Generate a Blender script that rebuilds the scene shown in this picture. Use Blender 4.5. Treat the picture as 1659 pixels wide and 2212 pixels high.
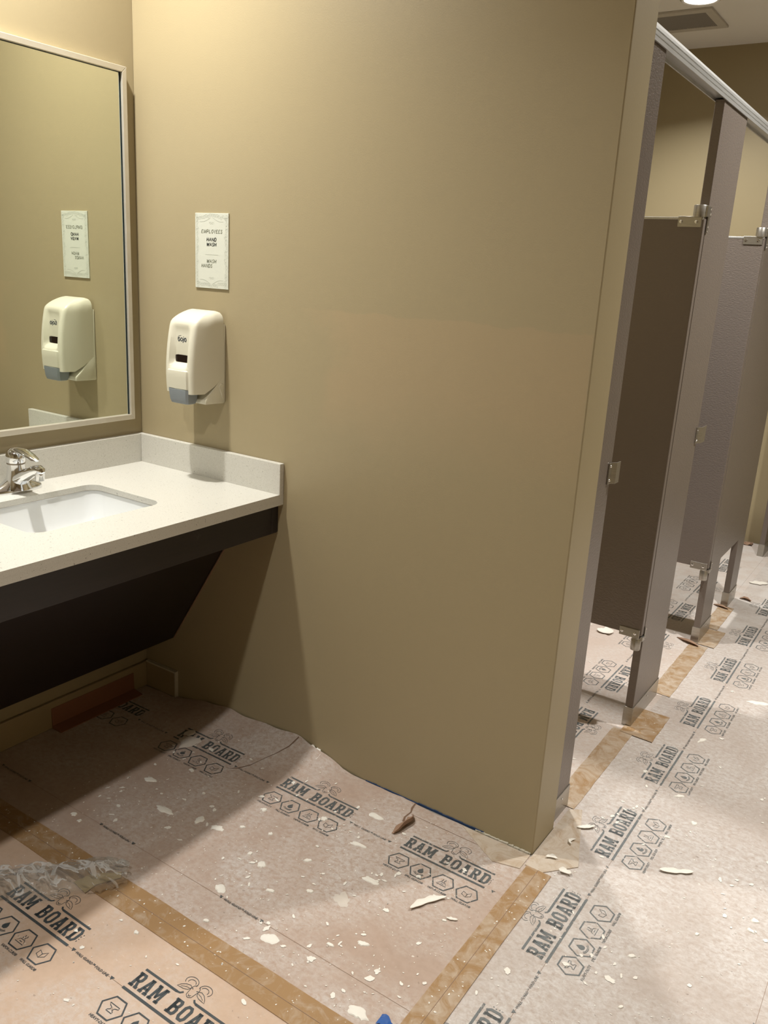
import bpy, bmesh, math, random
from mathutils import Matrix, Vector
from mathutils import noise as mnoise
S = bpy.context.scene
for o in list(bpy.data.objects): bpy.data.objects.remove(o)
COL = S.collection
rnd = random.Random(7)

# ---------------------------------------------------------------- camera, world, exposure, lights
cam_d = bpy.data.cameras.new('camera'); cam = bpy.data.objects.new('camera', cam_d); COL.objects.link(cam)
cam_d.sensor_fit = 'VERTICAL'; cam_d.sensor_height = 24.0; cam_d.lens = 24.0*1822.8/2212
cam_d.clip_start = 0.02; cam_d.clip_end = 50
_r = Vector((0.826926, 0.559549, 0.055673)); _u = Vector((-0.198254, 0.197466, 0.960053)); _f = Vector((-0.526203, 0.80493, -0.274222))
cam.matrix_world = Matrix(((_r.x, _u.x, -_f.x, 2.28256), (_r.y, _u.y, -_f.y, -1.93317), (_r.z, _u.z, -_f.z, 1.53908), (0, 0, 0, 1)))
S.camera = cam
w = bpy.data.worlds.new('world'); S.world = w; w.use_nodes = True
w.node_tree.nodes['Background'].inputs[0].default_value = (1, 0.95, 0.88, 1)
w.node_tree.nodes['Background'].inputs[1].default_value = 0.0
S.view_settings.view_transform = 'Standard'; S.view_settings.look = 'None'
S.view_settings.gamma = 1.0; S.view_settings.use_curve_mapping = False
S.view_settings.exposure = 0.25

ZC = 2.915                       # ceiling height
XE, YE = 3.55, 3.70              # far side of the room, end wall behind the stalls
YB = -3.4
L, T = 1.5772, 0.1472            # stub wall length and thickness
D, H = 0.6454, 0.8615            # vanity depth and height
XP, PT = 1.5637, 0.0285          # front plane of the stall fronts, panel thickness
# recessed ceiling lamps: x, y, watts, names of lamp / lens / bulb, label
LAMPS = [(0.25, -0.60, 25.0, 'sink_downlight_offscreen', 'sink_lens_offscreen', 'sink_bulb_offscreen', 'round recessed ceiling lamp over the sink, close to the mirror wall'),
         (0.885, 1.05, 26.0, 'stall_downlight_offscreen', 'stall_lens_offscreen', 'stall_bulb_offscreen', 'round recessed ceiling lamp over the first toilet stall'),
         (0.885, 2.785, 24.0, 'recessed_downlight', 'lens', 'downlight_bulb', 'round recessed ceiling lamp beside the ceiling air vent'),
         (2.40, 1.20, 36.0, 'aisle_downlight_offscreen', 'aisle_lens_offscreen', 'aisle_bulb_offscreen', 'round recessed ceiling lamp over the aisle before the stall doors'),
         (1.25, -2.05, 20.0, 'entry_downlight_offscreen', 'entry_lens_offscreen', 'entry_bulb_offscreen', 'round recessed ceiling lamp over the open floor before the vanity')]

# ---------------------------------------------------------------- helpers
def lin(c):
    c = c/255.0
    return c/12.92 if c <= 0.04045 else ((c+0.055)/1.055)**2.4
def rgb(r, g, b): return (lin(r), lin(g), lin(b), 1)

class NT:
    def __init__(s, name):
        s.m = bpy.data.materials.new(name); s.m.use_nodes = True
        s.t = s.m.node_tree; s.p = s.t.nodes['Principled BSDF']; s.out = s.t.nodes['Material Output']
    def n(s, k, **kw):
        x = s.t.nodes.new(k)
        for a, b in kw.items():
            if a.startswith('i_'):
                key = a[2:]
                x.inputs[int(key) if key.isdigit() else key].default_value = b
            else: setattr(x, a, b)
        return x
    def l(s, a, b): s.t.links.new(a, b)
    def pos(s, scale=(1, 1, 1)):
        g = s.n('ShaderNodeNewGeometry'); m = s.n('ShaderNodeMapping'); m.inputs['Scale'].default_value = scale
        s.l(g.outputs['Position'], m.inputs['Vector']); return m.outputs['Vector']
    def noise(s, scale, detail=3, rough=.55, vec=None, dist=0):
        x = s.n('ShaderNodeTexNoise'); x.inputs['Scale'].default_value = scale; x.inputs['Detail'].default_value = detail
        x.inputs['Roughness'].default_value = rough; x.inputs['Distortion'].default_value = dist
        s.l(vec or s.pos(), x.inputs['Vector']); return x.outputs['Fac']
    def ramp(s, fac, a, b, ca=(0, 0, 0, 1), cb=(1, 1, 1, 1)):
        x = s.n('ShaderNodeValToRGB'); x.color_ramp.elements[0].position = a; x.color_ramp.elements[1].position = b
        x.color_ramp.elements[0].color = ca; x.color_ramp.elements[1].color = cb
        s.l(fac, x.inputs[0]); return x.outputs[0]
    def mix(s, fac, a, b, mode='MIX'):
        x = s.n('ShaderNodeMix', data_type='RGBA', blend_type=mode)
        for sock, v in ((x.inputs[0], fac), (x.inputs[6], a), (x.inputs[7], b)):
            if hasattr(v, 'is_output'): s.l(v, sock)
            else: sock.default_value = v
        return x.outputs[2]
    def math(s, op, a, b=0.0, clamp=False):
        x = s.n('ShaderNodeMath', operation=op, use_clamp=clamp)
        for sock, v in ((x.inputs[0], a), (x.inputs[1], b)):
            if hasattr(v, 'is_output'): s.l(v, sock)
            else: sock.default_value = v
        return x.outputs[0]
    def bump(s, h, strength=.3, dist=.001):
        b = s.n('ShaderNodeBump'); b.inputs['Strength'].default_value = strength; b.inputs['Distance'].default_value = dist
        s.l(h, b.inputs['Height']); s.l(b.outputs[0], s.p.inputs['Normal'])
    def set(s, color=None, rough=.5, metal=0, **kw):
        if color is not None:
            if hasattr(color, 'is_output'): s.l(color, s.p.inputs['Base Color'])
            else: s.p.inputs['Base Color'].default_value = color
        if hasattr(rough, 'is_output'): s.l(rough, s.p.inputs['Roughness'])
        else: s.p.inputs['Roughness'].default_value = rough
        s.p.inputs['Metallic'].default_value = metal
        for k, v in kw.items(): s.p.inputs[k.replace('_', ' ')].default_value = v
        return s.m

def simple(name, c, rough=.5, metal=0, var=.06, scale=30, bump=0, bscale=200):
    n = NT(name)
    c2 = tuple(x*(1-var) for x in c[:3])+(1,)
    n.set(n.mix(n.noise(scale), c2, c), rough, metal)
    if bump: n.bump(n.noise(bscale), bump)
    return n.m

class MB:
    """collects shapes in world coordinates into one mesh"""
    def __init__(s): s.v = []; s.f = []
    def add(s, vs, fs):
        k = len(s.v); s.v += [tuple(v) for v in vs]; s.f += [tuple(i+k for i in f) for f in fs]; return s
    def box(s, x0, y0, z0, x1, y1, z1):
        vs = [(x, y, z) for z in (z0, z1) for y in (y0, y1) for x in (x0, x1)]
        return s.add(vs, [(0, 2, 3, 1), (4, 5, 7, 6), (0, 1, 5, 4), (2, 6, 7, 3), (0, 4, 6, 2), (1, 3, 7, 5)])
    def prism(s, poly, axis, a, b):
        """poly of 2-D points extruded along axis ('x': poly=(y,z), 'y': (x,z), 'z': (x,y))"""
        def P(p, t): return {'x': (t, p[0], p[1]), 'y': (p[0], t, p[1]), 'z': (p[0], p[1], t)}[axis]
        n = len(poly); vs = [P(p, a) for p in poly]+[P(p, b) for p in poly]
        fs = [tuple(range(n))[::-1], tuple(range(n, 2*n))]+[(i, (i+1) % n, n+(i+1) % n, n+i) for i in range(n)]
        return s.add(vs, fs)
    def lathe(s, prof, origin=(0, 0, 0), axis='z', seg=24):
        """prof: list of (radius, height)"""
        vs, fs = [], []
        for r, h in prof:
            for k in range(seg):
                a = 2*math.pi*k/seg; c, d = r*math.cos(a), r*math.sin(a)
                p = {'z': (c, d, h), 'y': (c, h, d), 'x': (h, c, d)}[axis]
                vs.append((p[0]+origin[0], p[1]+origin[1], p[2]+origin[2]))
        for i in range(len(prof)-1):
            for k in range(seg):
                j = (k+1) % seg
                fs.append((i*seg+k, i*seg+j, (i+1)*seg+j, (i+1)*seg+k))
        fs.append(tuple(range(seg))[::-1]); fs.append(tuple((len(prof)-1)*seg+k for k in range(seg)))
        return s.add(vs, fs)
    def loft(s, rings, cap=True, close=True):
        n = len(rings[0]); vs = [p for r in rings for p in r]; fs = []
        m = n if close else n-1
        for i in range(len(rings)-1):
            for k in range(m):
                j = (k+1) % n; fs.append((i*n+k, i*n+j, (i+1)*n+j, (i+1)*n+k))
        if cap: fs += [tuple(range(n))[::-1], tuple((len(rings)-1)*n+k for k in range(n))]
        return s.add(vs, fs)
    def tube(s, pts, radii, seg=12, flat=1.0):
        rings = []
        for i, p in enumerate(pts):
            p = Vector(p); a = Vector(pts[max(0, i-1)]); b = Vector(pts[min(len(pts)-1, i+1)]); t = (b-a).normalized()
            u = Vector((0, 0, 1)).cross(t)
            if u.length < .1: u = Vector((0, 1, 0)).cross(t)
            u.normalize(); v = t.cross(u)
            r = radii[i] if isinstance(radii, (list, tuple)) else radii
            rings.append([p+u*r*math.cos(2*math.pi*k/seg)+v*r*flat*math.sin(2*math.pi*k/seg) for k in range(seg)])
        return s.loft(rings)
    def poly2(s, polys, z=0.0):
        for p in polys: s.add([(a, b, z) for a, b in p], [tuple(range(len(p)))])
        return s
    def build(s, name, mat, parent=None, smooth=False, bevel=0, seg=2, kind=None, label=None, loc=None, recalc=True):
        me = bpy.data.meshes.new(name)
        org = Vector((0, 0, 0)); q_ = parent
        while q_ is not None and loc is None: org = org+q_.location; q_ = q_.parent
        me.from_pydata([(v[0]-org[0], v[1]-org[1], v[2]-org[2]) for v in s.v], [], s.f); me.update()
        if recalc or bevel:
            bm = bmesh.new(); bm.from_mesh(me)
            if recalc: bmesh.ops.recalc_face_normals(bm, faces=bm.faces)
            if bevel:
                bm.edges.ensure_lookup_table()
                es = [e for e in bm.edges if len(e.link_faces) == 2 and e.calc_face_angle(0) > .5]
                bmesh.ops.bevel(bm, geom=es, offset=bevel, segments=seg, affect='EDGES', profile=.5, clamp_overlap=True)
            bm.to_mesh(me); bm.free()
        if smooth:
            for p in me.polygons: p.use_smooth = True
            try: me.set_sharp_from_angle(angle=math.radians(40))
            except Exception: pass
        me.materials.append(mat)
        o = bpy.data.objects.new(name, me); COL.objects.link(o)
        if parent is not None: o.parent = parent
        if loc is not None: o.location = loc
        if kind: o['kind'] = kind
        if label: o['label'] = label
        return o

def thing(name, loc, label, cat, group=None):
    o = bpy.data.objects.new(name, None); COL.objects.link(o); o.location = loc; o.empty_display_size = .05
    return tag(o, label, cat, group)
def tag(o, label, cat, group=None):
    o['label'] = label; o['category'] = cat
    if group: o['group'] = group
    return o
def struct(name, mb, mat, **k):
    o = mb.build(name, mat, **k); o['kind'] = 'structure'; return o
def share(src, name, parent, loc, rz=0.0):
    o = bpy.data.objects.new(name, src.data if hasattr(src, 'data') else src); COL.objects.link(o)
    o.parent = parent; o.location = loc; o.rotation_euler = (0, 0, rz); return o

# ---------------------------------------------------------------- materials
def wall_paint(name, c, patch=False):
    n = NT(name); v = n.pos()
    col = n.mix(n.noise(1.3, 3), tuple(x*.95 for x in c[:3])+(1,), c)
    if patch:   # touched-up paint with its own ragged outline
        sx = n.n('ShaderNodeSeparateXYZ'); n.l(v, sx.inputs[0]); nz = n.noise(7, 4)
        top = n.math('ADD', sx.outputs[2], n.math('MULTIPLY', nz, .05))
        low = n.math('ADD', sx.outputs[2], n.math('MULTIPLY', nz, .25))
        lef = n.math('ADD', sx.outputs[0], n.math('MULTIPLY', n.noise(5, 5), .5))
        def step(val, a, b):
            x = n.n('ShaderNodeMapRange'); x.inputs[1].default_value = a; x.inputs[2].default_value = b; n.l(val, x.inputs[0]); return x.outputs[0]
        m = n.math('MULTIPLY', n.math('MULTIPLY', step(top, 1.452, 1.447), step(low, 1.16, 1.34)), step(lef, .98, 1.10))
        m = n.math('MULTIPLY', m, step(sx.outputs[0], 1.574, 1.570))
        col = n.mix(n.math('MULTIPLY', m, .30), col, rgb(178, 153, 119))
    n.set(col, .42, 0, Specular_IOR_Level=.4)
    n.bump(n.noise(260, 2), .22, .0008)
    return n.m
M = {}
WALLC = rgb(162, 148, 116)
M['wall'] = wall_paint('khaki_wall_paint', WALLC)
M['wall_patch'] = wall_paint('khaki_wall_paint_touched_up', WALLC, True)
M['ceiling'] = simple('ceiling_white', rgb(236, 233, 228), .8, 0, .03, 3, .1, 300)
M['subfloor'] = simple('grey_floor_tile', rgb(140, 134, 124), .6, 0, .15, 6)
M['base'] = simple('painted_tile_base', rgb(160, 142, 108), .4, 0, .1, 12)
M['caulk'] = simple('white_caulk', rgb(205, 198, 180), .7, 0, .2, 60)

def quartz():
    n = NT('speckled_white_quartz'); v = n.pos()
    vo = n.n('ShaderNodeTexVoronoi'); vo.inputs['Scale'].default_value = 620; n.l(v, vo.inputs['Vector'])
    base = n.mix(n.noise(420, 2), rgb(184, 181, 170), rgb(215, 212, 203))
    m = n.ramp(n.noise(330, 1), .66, .72)
    base = n.mix(n.math('MULTIPLY', m, .5), base, rgb(150, 142, 128))
    m2 = n.ramp(n.noise(150, 1), .71, .74)
    base = n.mix(n.math('MULTIPLY', m2, .6), base, rgb(110, 104, 96))
    n.set(base, .3, 0); return n.m
M['quartz'] = quartz()
M['porcelain'] = simple('white_porcelain', rgb(218, 219, 217), .12, 0, .01, 5)
n = NT('chrome'); n.set((.82, .83, .85, 1), .08, 1); n.bump(n.noise(20), .02); M['chrome'] = n.m
n = NT('worn_chrome_ring'); n.set(n.mix(n.noise(90), rgb(120, 96, 60), rgb(180, 176, 168)), .35, .7); M['ring'] = n.m
n = NT('stainless'); v = n.pos((3, 3, 60)); n.set(n.mix(n.noise(8, 3, .5, v), rgb(150, 146, 138), rgb(190, 186, 178)), .32, .9); M['steel'] = n.m
n = NT('aluminium_rail'); v = n.pos((40, 2, 40)); n.set(n.mix(n.noise(6, 3, .5, v), rgb(176, 176, 173), rgb(208, 208, 205)), .40, .7); M['alu'] = n.m
n = NT('brushed_nickel_frame'); v = n.pos((60, 4, 4)); n.set(n.mix(n.noise(5, 3, .5, v), rgb(196, 188, 170), rgb(216, 210, 196)), .35, .45); M['frame'] = n.m
n = NT('mirror_glass'); n.set((.80, .835, .755, 1), 0.0, 1); M['mirror'] = n.m
M['gasket'] = simple('dark_glass_edge', rgb(22, 38, 42), .2, 0, .1, 40)

def hammered(name, c):
    n = NT(name); v = n.pos((1.0, 1.0, 1.9)); no = n.noise(115, 2, .5, v, .6)
    col = n.mix(n.noise(2.2, 2), tuple(x*.93 for x in c[:3])+(1,), c)
    n.set(col, .34, .25, Specular_IOR_Level=.5); n.bump(no, .7, .0016); return n.m
M['stall'] = hammered('hammered_taupe_powder_coat', rgb(120, 110, 102))
def espresso():
    n = NT('espresso_wood'); v = n.pos((30, 2.0, 30))
    c = n.mix(n.noise(6, 4, .6, v), rgb(20, 14, 14), rgb(38, 28, 26))
    sc = n.ramp(n.noise(9, 5, .7), .66, .78)
    c = n.mix(n.math('MULTIPLY', sc, .35), c, rgb(92, 86, 84))
    n.set(c, .38); return n.m
M['wood'] = espresso()
M['ivory'] = simple('ivory_plastic', rgb(212, 207, 187), .28, 0, .02, 8)
M['greyplastic'] = simple('grey_plastic', rgb(132, 138, 142), .4, 0, .03, 20)
M['window'] = simple('smoked_window', rgb(38, 26, 22), .12, 0, .5, 60)
M['navyink'] = simple('navy_print', rgb(28, 44, 62), .4, 0, .05, 60)
M['card'] = simple('white_card', rgb(203, 204, 190), .6, 0, .04, 120)
M['ink_dark'] = simple('black_print', rgb(40, 42, 38), .6, 0, .1, 80)
M['ink_grey'] = simple('grey_green_print', rgb(108, 110, 88), .6, 0, .1, 80)
M['ink_pale'] = simple('pale_grey_print', rgb(178, 180, 166), .6, 0, .06, 80)

def kraft(name, dusty, tone, far=False):
    """kraft paper board; dusty = how much plaster dust lies on it"""
    n = NT(name); v = n.pos()
    a, b = tone
    base = n.mix(n.noise(3.5, 5, .6), a, b)
    base = n.mix(n.math('MULTIPLY', n.ramp(n.noise(60, 3), .35, .75), .35), base, tuple(x*.86 for x in a[:3])+(1,))
    cloud = n.noise(2.3, 6, .62, None, .4)
    fine = n.noise(64, 8, .74, n.pos((1, 1.25, 1)), .35)
    dm = n.math('MULTIPLY', n.ramp(cloud, .56-dusty*.36, .74-dusty*.22), n.ramp(fine, .36, .62))
    amt = .60+.25*dusty
    if far:
        sx = n.n('ShaderNodeSeparateXYZ'); n.l(v, sx.inputs[0])
        mr = n.n('ShaderNodeMapRange'); mr.inputs[1].default_value = 1.9; mr.inputs[2].default_value = 2.7
        n.l(n.math('ADD', sx.outputs[1], n.math('MULTIPLY', n.noise(2.5, 4), .8)), mr.inputs[0])
        dm = n.math('MAXIMUM', dm, n.math('MULTIPLY', mr.outputs[0], n.ramp(n.noise(9, 5, .65), .25, .6)))
        amt = .85
    base = n.mix(n.math('MULTIPLY', dm, amt), base, rgb(206, 201, 196))
    # splashes of dried white paint, scuffs and a few dark specks
    vo = n.n('ShaderNodeTexVoronoi'); vo.inputs['Scale'].default_value = 26; vo.inputs['Randomness'].default_value = 1
    n.l(n.pos(), vo.inputs['Vector'])
    sel = n.ramp(n.noise(5.2, 4), .50, .60)
    sp = n.math('MULTIPLY', n.ramp(n.math('ADD', vo.outputs['Distance'], n.math('MULTIPLY', n.noise(160, 2), .22)), .15, .19, (1, 1, 1, 1), (0, 0, 0, 1)), sel)
    base = n.mix(n.math('MULTIPLY', sp, .75), base, rgb(232, 226, 214))
    scr = n.math('MAXIMUM', n.ramp(n.noise(11, 6, .8, n.pos((1, 3.2, 1)), 3.0), .63, .70), n.ramp(n.noise(9, 7, .82, n.pos((2.6, 1, 1)), 2.2), .64, .71))
    base = n.mix(n.math('MULTIPLY', scr, .5), base, rgb(226, 218, 206))
    dk = n.ramp(n.noise(75, 1), .75, .77)
    base = n.mix(n.math('MULTIPLY', dk, .35), base, rgb(92, 74, 58))
    n.set(base, .62, 0, Specular_IOR_Level=.35)
    n.bump(n.noise(14, 5), .12, .002); return n.m
M['kraftA'] = kraft('kraft_board_vanity', .50, (rgb(166, 143, 126), rgb(182, 161, 146)))
M['kraftB'] = kraft('kraft_board_clean', .28, (rgb(188, 160, 136), rgb(202, 177, 156)))
M['kraftC'] = kraft('kraft_board_dusty', .95, (rgb(172, 157, 146), rgb(184, 170, 159)), True)
M['kraftD'] = kraft('kraft_board_stalls', .62, (rgb(188, 170, 157), rgb(198, 181, 169)), True)
def ink(name, wear, lo=(44, 52, 56), hi=(72, 78, 80)):
    n = NT(name)
    tr = n.n('ShaderNodeBsdfTransparent'); mx = n.n('ShaderNodeMixShader')
    f = n.ramp(n.noise(85, 5, .75), wear, wear+.10)
    n.set(n.mix(n.noise(30), rgb(*lo), rgb(*hi)), .6)
    n.l(f, mx.inputs[0]); n.l(n.p.outputs[0], mx.inputs[1]); n.l(tr.outputs[0], mx.inputs[2]); n.l(mx.outputs[0], n.out.inputs[0]); return n.m
M['inkA'] = ink('black_ink_worn', .54, (62, 68, 70), (96, 98, 96)); M['inkB'] = ink('black_ink', .62); M['inkC'] = ink('black_ink_dusty', .53, (88, 94, 96), (126, 128, 126))
def packing(name, dust):
    c = rgb(160, 127, 88)
    n = NT(name); base = n.mix(n.noise(5, 4), tuple(x*.86 for x in c[:3])+(1,), c)
    d = n.math('MULTIPLY', n.ramp(n.noise(16, 6, .7, None, 1.5), .52-dust*.40, .78-dust*.28), .45+.4*dust)
    base = n.mix(d, base, rgb(204, 194, 180))
    n.set(base, .34+.25*dust, 0); n.bump(n.noise(22, 4), .12, .001); return n.m
M['tape'] = packing('brown_packing_tape', .05)
M['tape2'] = packing('brown_packing_tape_scuffed', .25)
M['tape3'] = packing('brown_packing_tape_dusty', .45)
M['tape4'] = packing('brown_packing_tape_very_dusty', .8)
M['crease'] = simple('pressed_crease', rgb(146, 120, 100), .8, 0, .15, 60)
M['redtape'] = simple('reddish_brown_paper_tape', rgb(140, 92, 68), .5, 0, .2, 9)
M['blue'] = simple('blue_painters_tape', rgb(36, 88, 160), .5, 0, .2, 40)
M['navy'] = simple('dark_blue_tape_edge', rgb(30, 60, 100), .6, 0, .3, 50)
M['plaster'] = simple('dried_white_plaster', rgb(234, 229, 218), .7, 0, .1, 70, .4, 90)
M['dustpatch'] = simple('chalky_smear', rgb(206, 196, 184), .8, 0, .12, 60, .3, 80)
M['crack'] = simple('torn_paper_core', rgb(130, 102, 82), .9, 0, .3, 60)
M['tornback'] = simple('torn_kraft_back', rgb(160, 128, 104), .8, 0, .25, 40)
M['cardscrap'] = simple('khaki_card_scrap', rgb(176, 154, 108), .8, 0, .2, 40)
n = NT('clear_film'); tr = n.n('ShaderNodeBsdfTransparent'); tr.inputs[0].default_value = (.965, .965, .955, 1)
n.set((.88, .88, .87, 1), .10); lw = n.n('ShaderNodeLayerWeight'); lw.inputs[0].default_value = .22
mx = n.n('ShaderNodeMixShader'); n.l(n.math('ADD', n.math('MULTIPLY', lw.outputs['Fresnel'], .55), .04, True), mx.inputs[0])
n.l(tr.outputs[0], mx.inputs[1]); n.l(n.p.outputs[0], mx.inputs[2]); n.l(mx.outputs[0], n.out.inputs[0])
n.p.inputs['Specular IOR Level'].default_value = 1.0; n.bump(n.noise(46, 4, .55), .6, .004); M['film'] = n.m
n = NT('lamp_lens'); n.set((1, 1, 1, 1), .4); n.p.inputs['Emission Color'].default_value = (1, .95, .86, 1); n.p.inputs['Emission Strength'].default_value = 12; M['lens'] = n.m
M['grille'] = simple('dark_vent_metal', rgb(150, 144, 136), .6, 0, .1, 30)
M['ventwhite'] = simple('vent_frame_white', rgb(196, 190, 180), .6, 0, .04, 20)
M['ventback'] = simple('vent_duct_dark', rgb(30, 28, 26), .9, 0, .1, 20)

# ---------------------------------------------------------------- setting
struct('floor', MB().box(-.1, YB-.1, -.08, XE+.1, YE+.1, 0), M['subfloor'])
struct('ceiling', MB().box(-.1, YB-.1, ZC, XE+.1, YE+.1, ZC+.08), M['ceiling'])
struct('wall_main', MB().box(0, 0, 0, L, T, ZC), M['wall_patch'], bevel=.003)
struct('wall_mirror', MB().box(-.1, YB-.1, 0, 0, YE+.1, ZC), M['wall'])
struct('wall_end', MB().box(0, YE, 0, XE+.1, YE+.1, ZC), M['wall'])
struct('wall_right', MB().box(XE, YB, 0, XE+.1, YE, ZC), M['wall'])
struct('wall_back', MB().box(0, YB-.1, 0, XE+.1, YB, ZC), M['wall'])
bb = struct('baseboard_mirror', MB().box(0, YB, 0, .013, 0, .098), M['base'], bevel=.003)
bb = struct('baseboard_main', MB().box(.013, -.014, 0, .166, 0, .101), M['base'], bevel=.003)
cb = MB().box(.013, -.0155, .098, .166, -.001, .1035).box(.1645, -.0155, .0, .168, -.001, .1035).build('caulk_bead', M['caulk'], bb, loc=(0, 0, 0))

# ---------------------------------------------------------------- recessed ceiling lamps and vent
for x, y, wt, nm_t, nm_l, nm_b, lab in LAMPS:
    t = thing(nm_t, (x, y, ZC), lab, 'ceiling lamp', 'recessed ceiling lamps')
    MB().lathe([(.078, 0), (.098, 0), (.098, -.004), (.090, -.009), (.080, -.006), (.078, 0)], (x, y, ZC), seg=32).build('trim_ring', M['ventwhite'], t, smooth=True)
    MB().lathe([(.0785, 0), (.0785, -.003), (.070, -.0045)], (x, y, ZC), seg=32).build(nm_l, M['lens'], t)
    ld = bpy.data.lights.new(nm_b, 'AREA'); ld.shape = 'DISK'; ld.size = .10; ld.energy = wt
    ld.color = (1, .985, .95); ld.spread = math.radians(136)
    lo = bpy.data.objects.new(nm_b, ld); COL.objects.link(lo); lo.parent = t; lo.location = (0, 0, -.012)

t = thing('ceiling_vent', (.60, 3.10, ZC), 'rectangular ceiling air vent with white frame and dark grille', 'vent')
vx0, vx1, vy0, vy1 = .295, .905, 2.93, 3.29
f = MB()
for b in ((vx0, vy0, vx1, vy0+.05), (vx0, vy1-.05, vx1, vy1), (vx0, vy0+.05, vx0+.045, vy1-.05), (vx1-.045, vy0+.05, vx1, vy1-.05)):
    f.box(b[0], b[1], ZC-.012, b[2], b[3], ZC)
f.build('frame', M['ventwhite'], t, bevel=.002)
MB().box(vx0+.045, vy0+.05, ZC-.003, vx1-.045, vy1-.05, ZC-.001).build('backing', M['ventback'], t)
g = MB(); k = 0
xx = vx0+.05
while xx < vx1-.05:
    g.add([(xx, vy0+.05, ZC-.0095), (xx+.008, vy0+.05, ZC-.004), (xx+.008, vy1-.05, ZC-.004), (xx, vy1-.05, ZC-.0095)], [(0, 1, 2, 3)]); xx += .0125
g.build('louvre', M['grille'], t, kind='stuff')

# ---------------------------------------------------------------- mirror
my0, my1, mz0, mz1 = -1.75, -.0449, 1.0124, 2.0894
t = thing('wall_mirror', (0, -.9, mz0), 'large rectangular wall mirror in a thin metal frame above the sink', 'mirror')
fw, fd = .017, .024
def bar(a0, b0, a1, b1, pts):    # a mitred bar seen as (y,z) outline
    return MB().prism(pts, 'x', 0, fd)
O = [(my0, mz0), (my1, mz0), (my1, mz1), (my0, mz1)]; I = [(my0+fw, mz0+fw), (my1-fw, mz0+fw), (my1-fw, mz1-fw), (my0+fw, mz1-fw)]
for i in range(4):
    j = (i+1) % 4
    MB().prism([O[i], O[j], I[j], I[i]], 'x', 0.0, fd).build('frame_bar', M['frame'], t, bevel=.0015)
MB().box(.001, my0+fw, mz0+fw, .0140, my1-fw, mz1-fw).build('glass', M['mirror'], t)
g = .004
gz = MB()
gz.box(.0125, my1-fw-g, mz0+fw, .0155, my1-fw, mz1-fw).box(.0125, my0+fw, mz1-fw-.002, .0155, my1-fw-g, mz1-fw)
gz.build('dark_edge', M['gasket'], t)

# ---------------------------------------------------------------- vanity top, basin, apron
YV = -1.80
sx0, sx1, sy0, sy1, sr = .158, .470, -.745, -.325, .040
def rrect(x0, y0, x1, y1, r, n=6):
    pts = []
    for cx, cy, a in ((x1-r, y1-r, 0), (x0+r, y1-r, 90), (x0+r, y0+r, 180), (x1-r, y0+r, 270)):
        for k in range(n+1):
            q = math.radians(a+90*k/n); pts.append((cx+r*math.cos(q), cy+r*math.sin(q)))
    return pts
t = thing('vanity_counter', (.32, -.6, H-.034), 'white speckled quartz vanity top with low splashbacks', 'countertop')
m = MB(); z0, z1 = H-.017, H
hole = rrect(sx0, sy0, sx1, sy1, sr)
xs = [.001, sx0, sx1, D]; ys = [YV, sy0, sy1, -.001]
for zz in (z0, z1):
    for i in range(3):
        for j in range(3):
            if i == 1 and j == 1: continue
            m.add([(xs[i], ys[j], zz), (xs[i+1], ys[j], zz), (xs[i+1], ys[j+1], zz), (xs[i], ys[j+1], zz)], [(0, 1, 2, 3)])
    for q, (cx, cy) in enumerate(((sx1, sy1), (sx0, sy1), (sx0, sy0), (sx1, sy0))):
        arc = hole[q*7:(q+1)*7]
        m.add([(cx, cy, zz)]+[(a, b, zz) for a, b in arc], [(0, k, k+1) for k in range(1, 7)])
nh = len(hole)
m.add([(a, b, z) for z in (z0, z1) for a, b in hole], [(k, (k+1) % nh, nh+(k+1) % nh, nh+k) for k in range(nh)])
m.add([(xs[a], ys[b], z) for z in (z0, z1) for a, b in ((0, 0), (3, 0), (3, 3), (0, 3))], [(k, (k+1) % 4, 4+(k+1) % 4, 4+k) for k in range(4)])
m.build('slab', M['quartz'], t, recalc=False)
MB().box(D-.045, YV, H-.034, D, -.001, H-.0168).build('front_edge', M['quartz'], t)
MB().box(.001, YV, H-.001, .020, -.0015, H+.0969).build('back_splash', M['quartz'], t, bevel=.0015)
MB().box(.0205, -.020, H-.001, D+.001, -.0015, H+.0969).build('side_splash', M['quartz'], t, bevel=.0015)

t = thing('undermount_sink', ((sx0+sx1)/2, (sy0+sy1)/2, .695), 'white rectangular porcelain sink set under the vanity top', 'sink')
rings = []
e = .006
for dx, z, r in ((.030, .8442, .06), (.004, .8442, .045), (.004, .839, .045), (-.002, .815, .045), (-.012, .770, .05), (-.028, .735, .055), (-.055, .715, .06), (-.10, .706, .05), (-.135, .702, .02)):
    rings.append([(a, b, z) for a, b in rrect(sx0-dx, sy0-dx, sx1+dx, sy1+dx, min(r, (sx1-sx0)/2+dx-.001))])
MB().loft(rings, cap=False).add(rings[-1], [tuple(range(len(rings[-1])))]).build('basin', M['porcelain'], t, smooth=True)
MB().lathe([(.022, .7035), (.022, .7055), (.014, .7045), (.0, .7035)][:3], ((sx0+sx1)/2, (sy0+sy1)/2, 0), seg=20).build('drain', M['chrome'], t, smooth=True)
MB().loft([[(a, b, z) for a, b in rrect(sx0-.0008, sy0-.0008, sx1+.0008, sy1+.0008, sr)] for z in (.8432, .8458)], cap=False).build('sealant_line', M['ring'], t)

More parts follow.
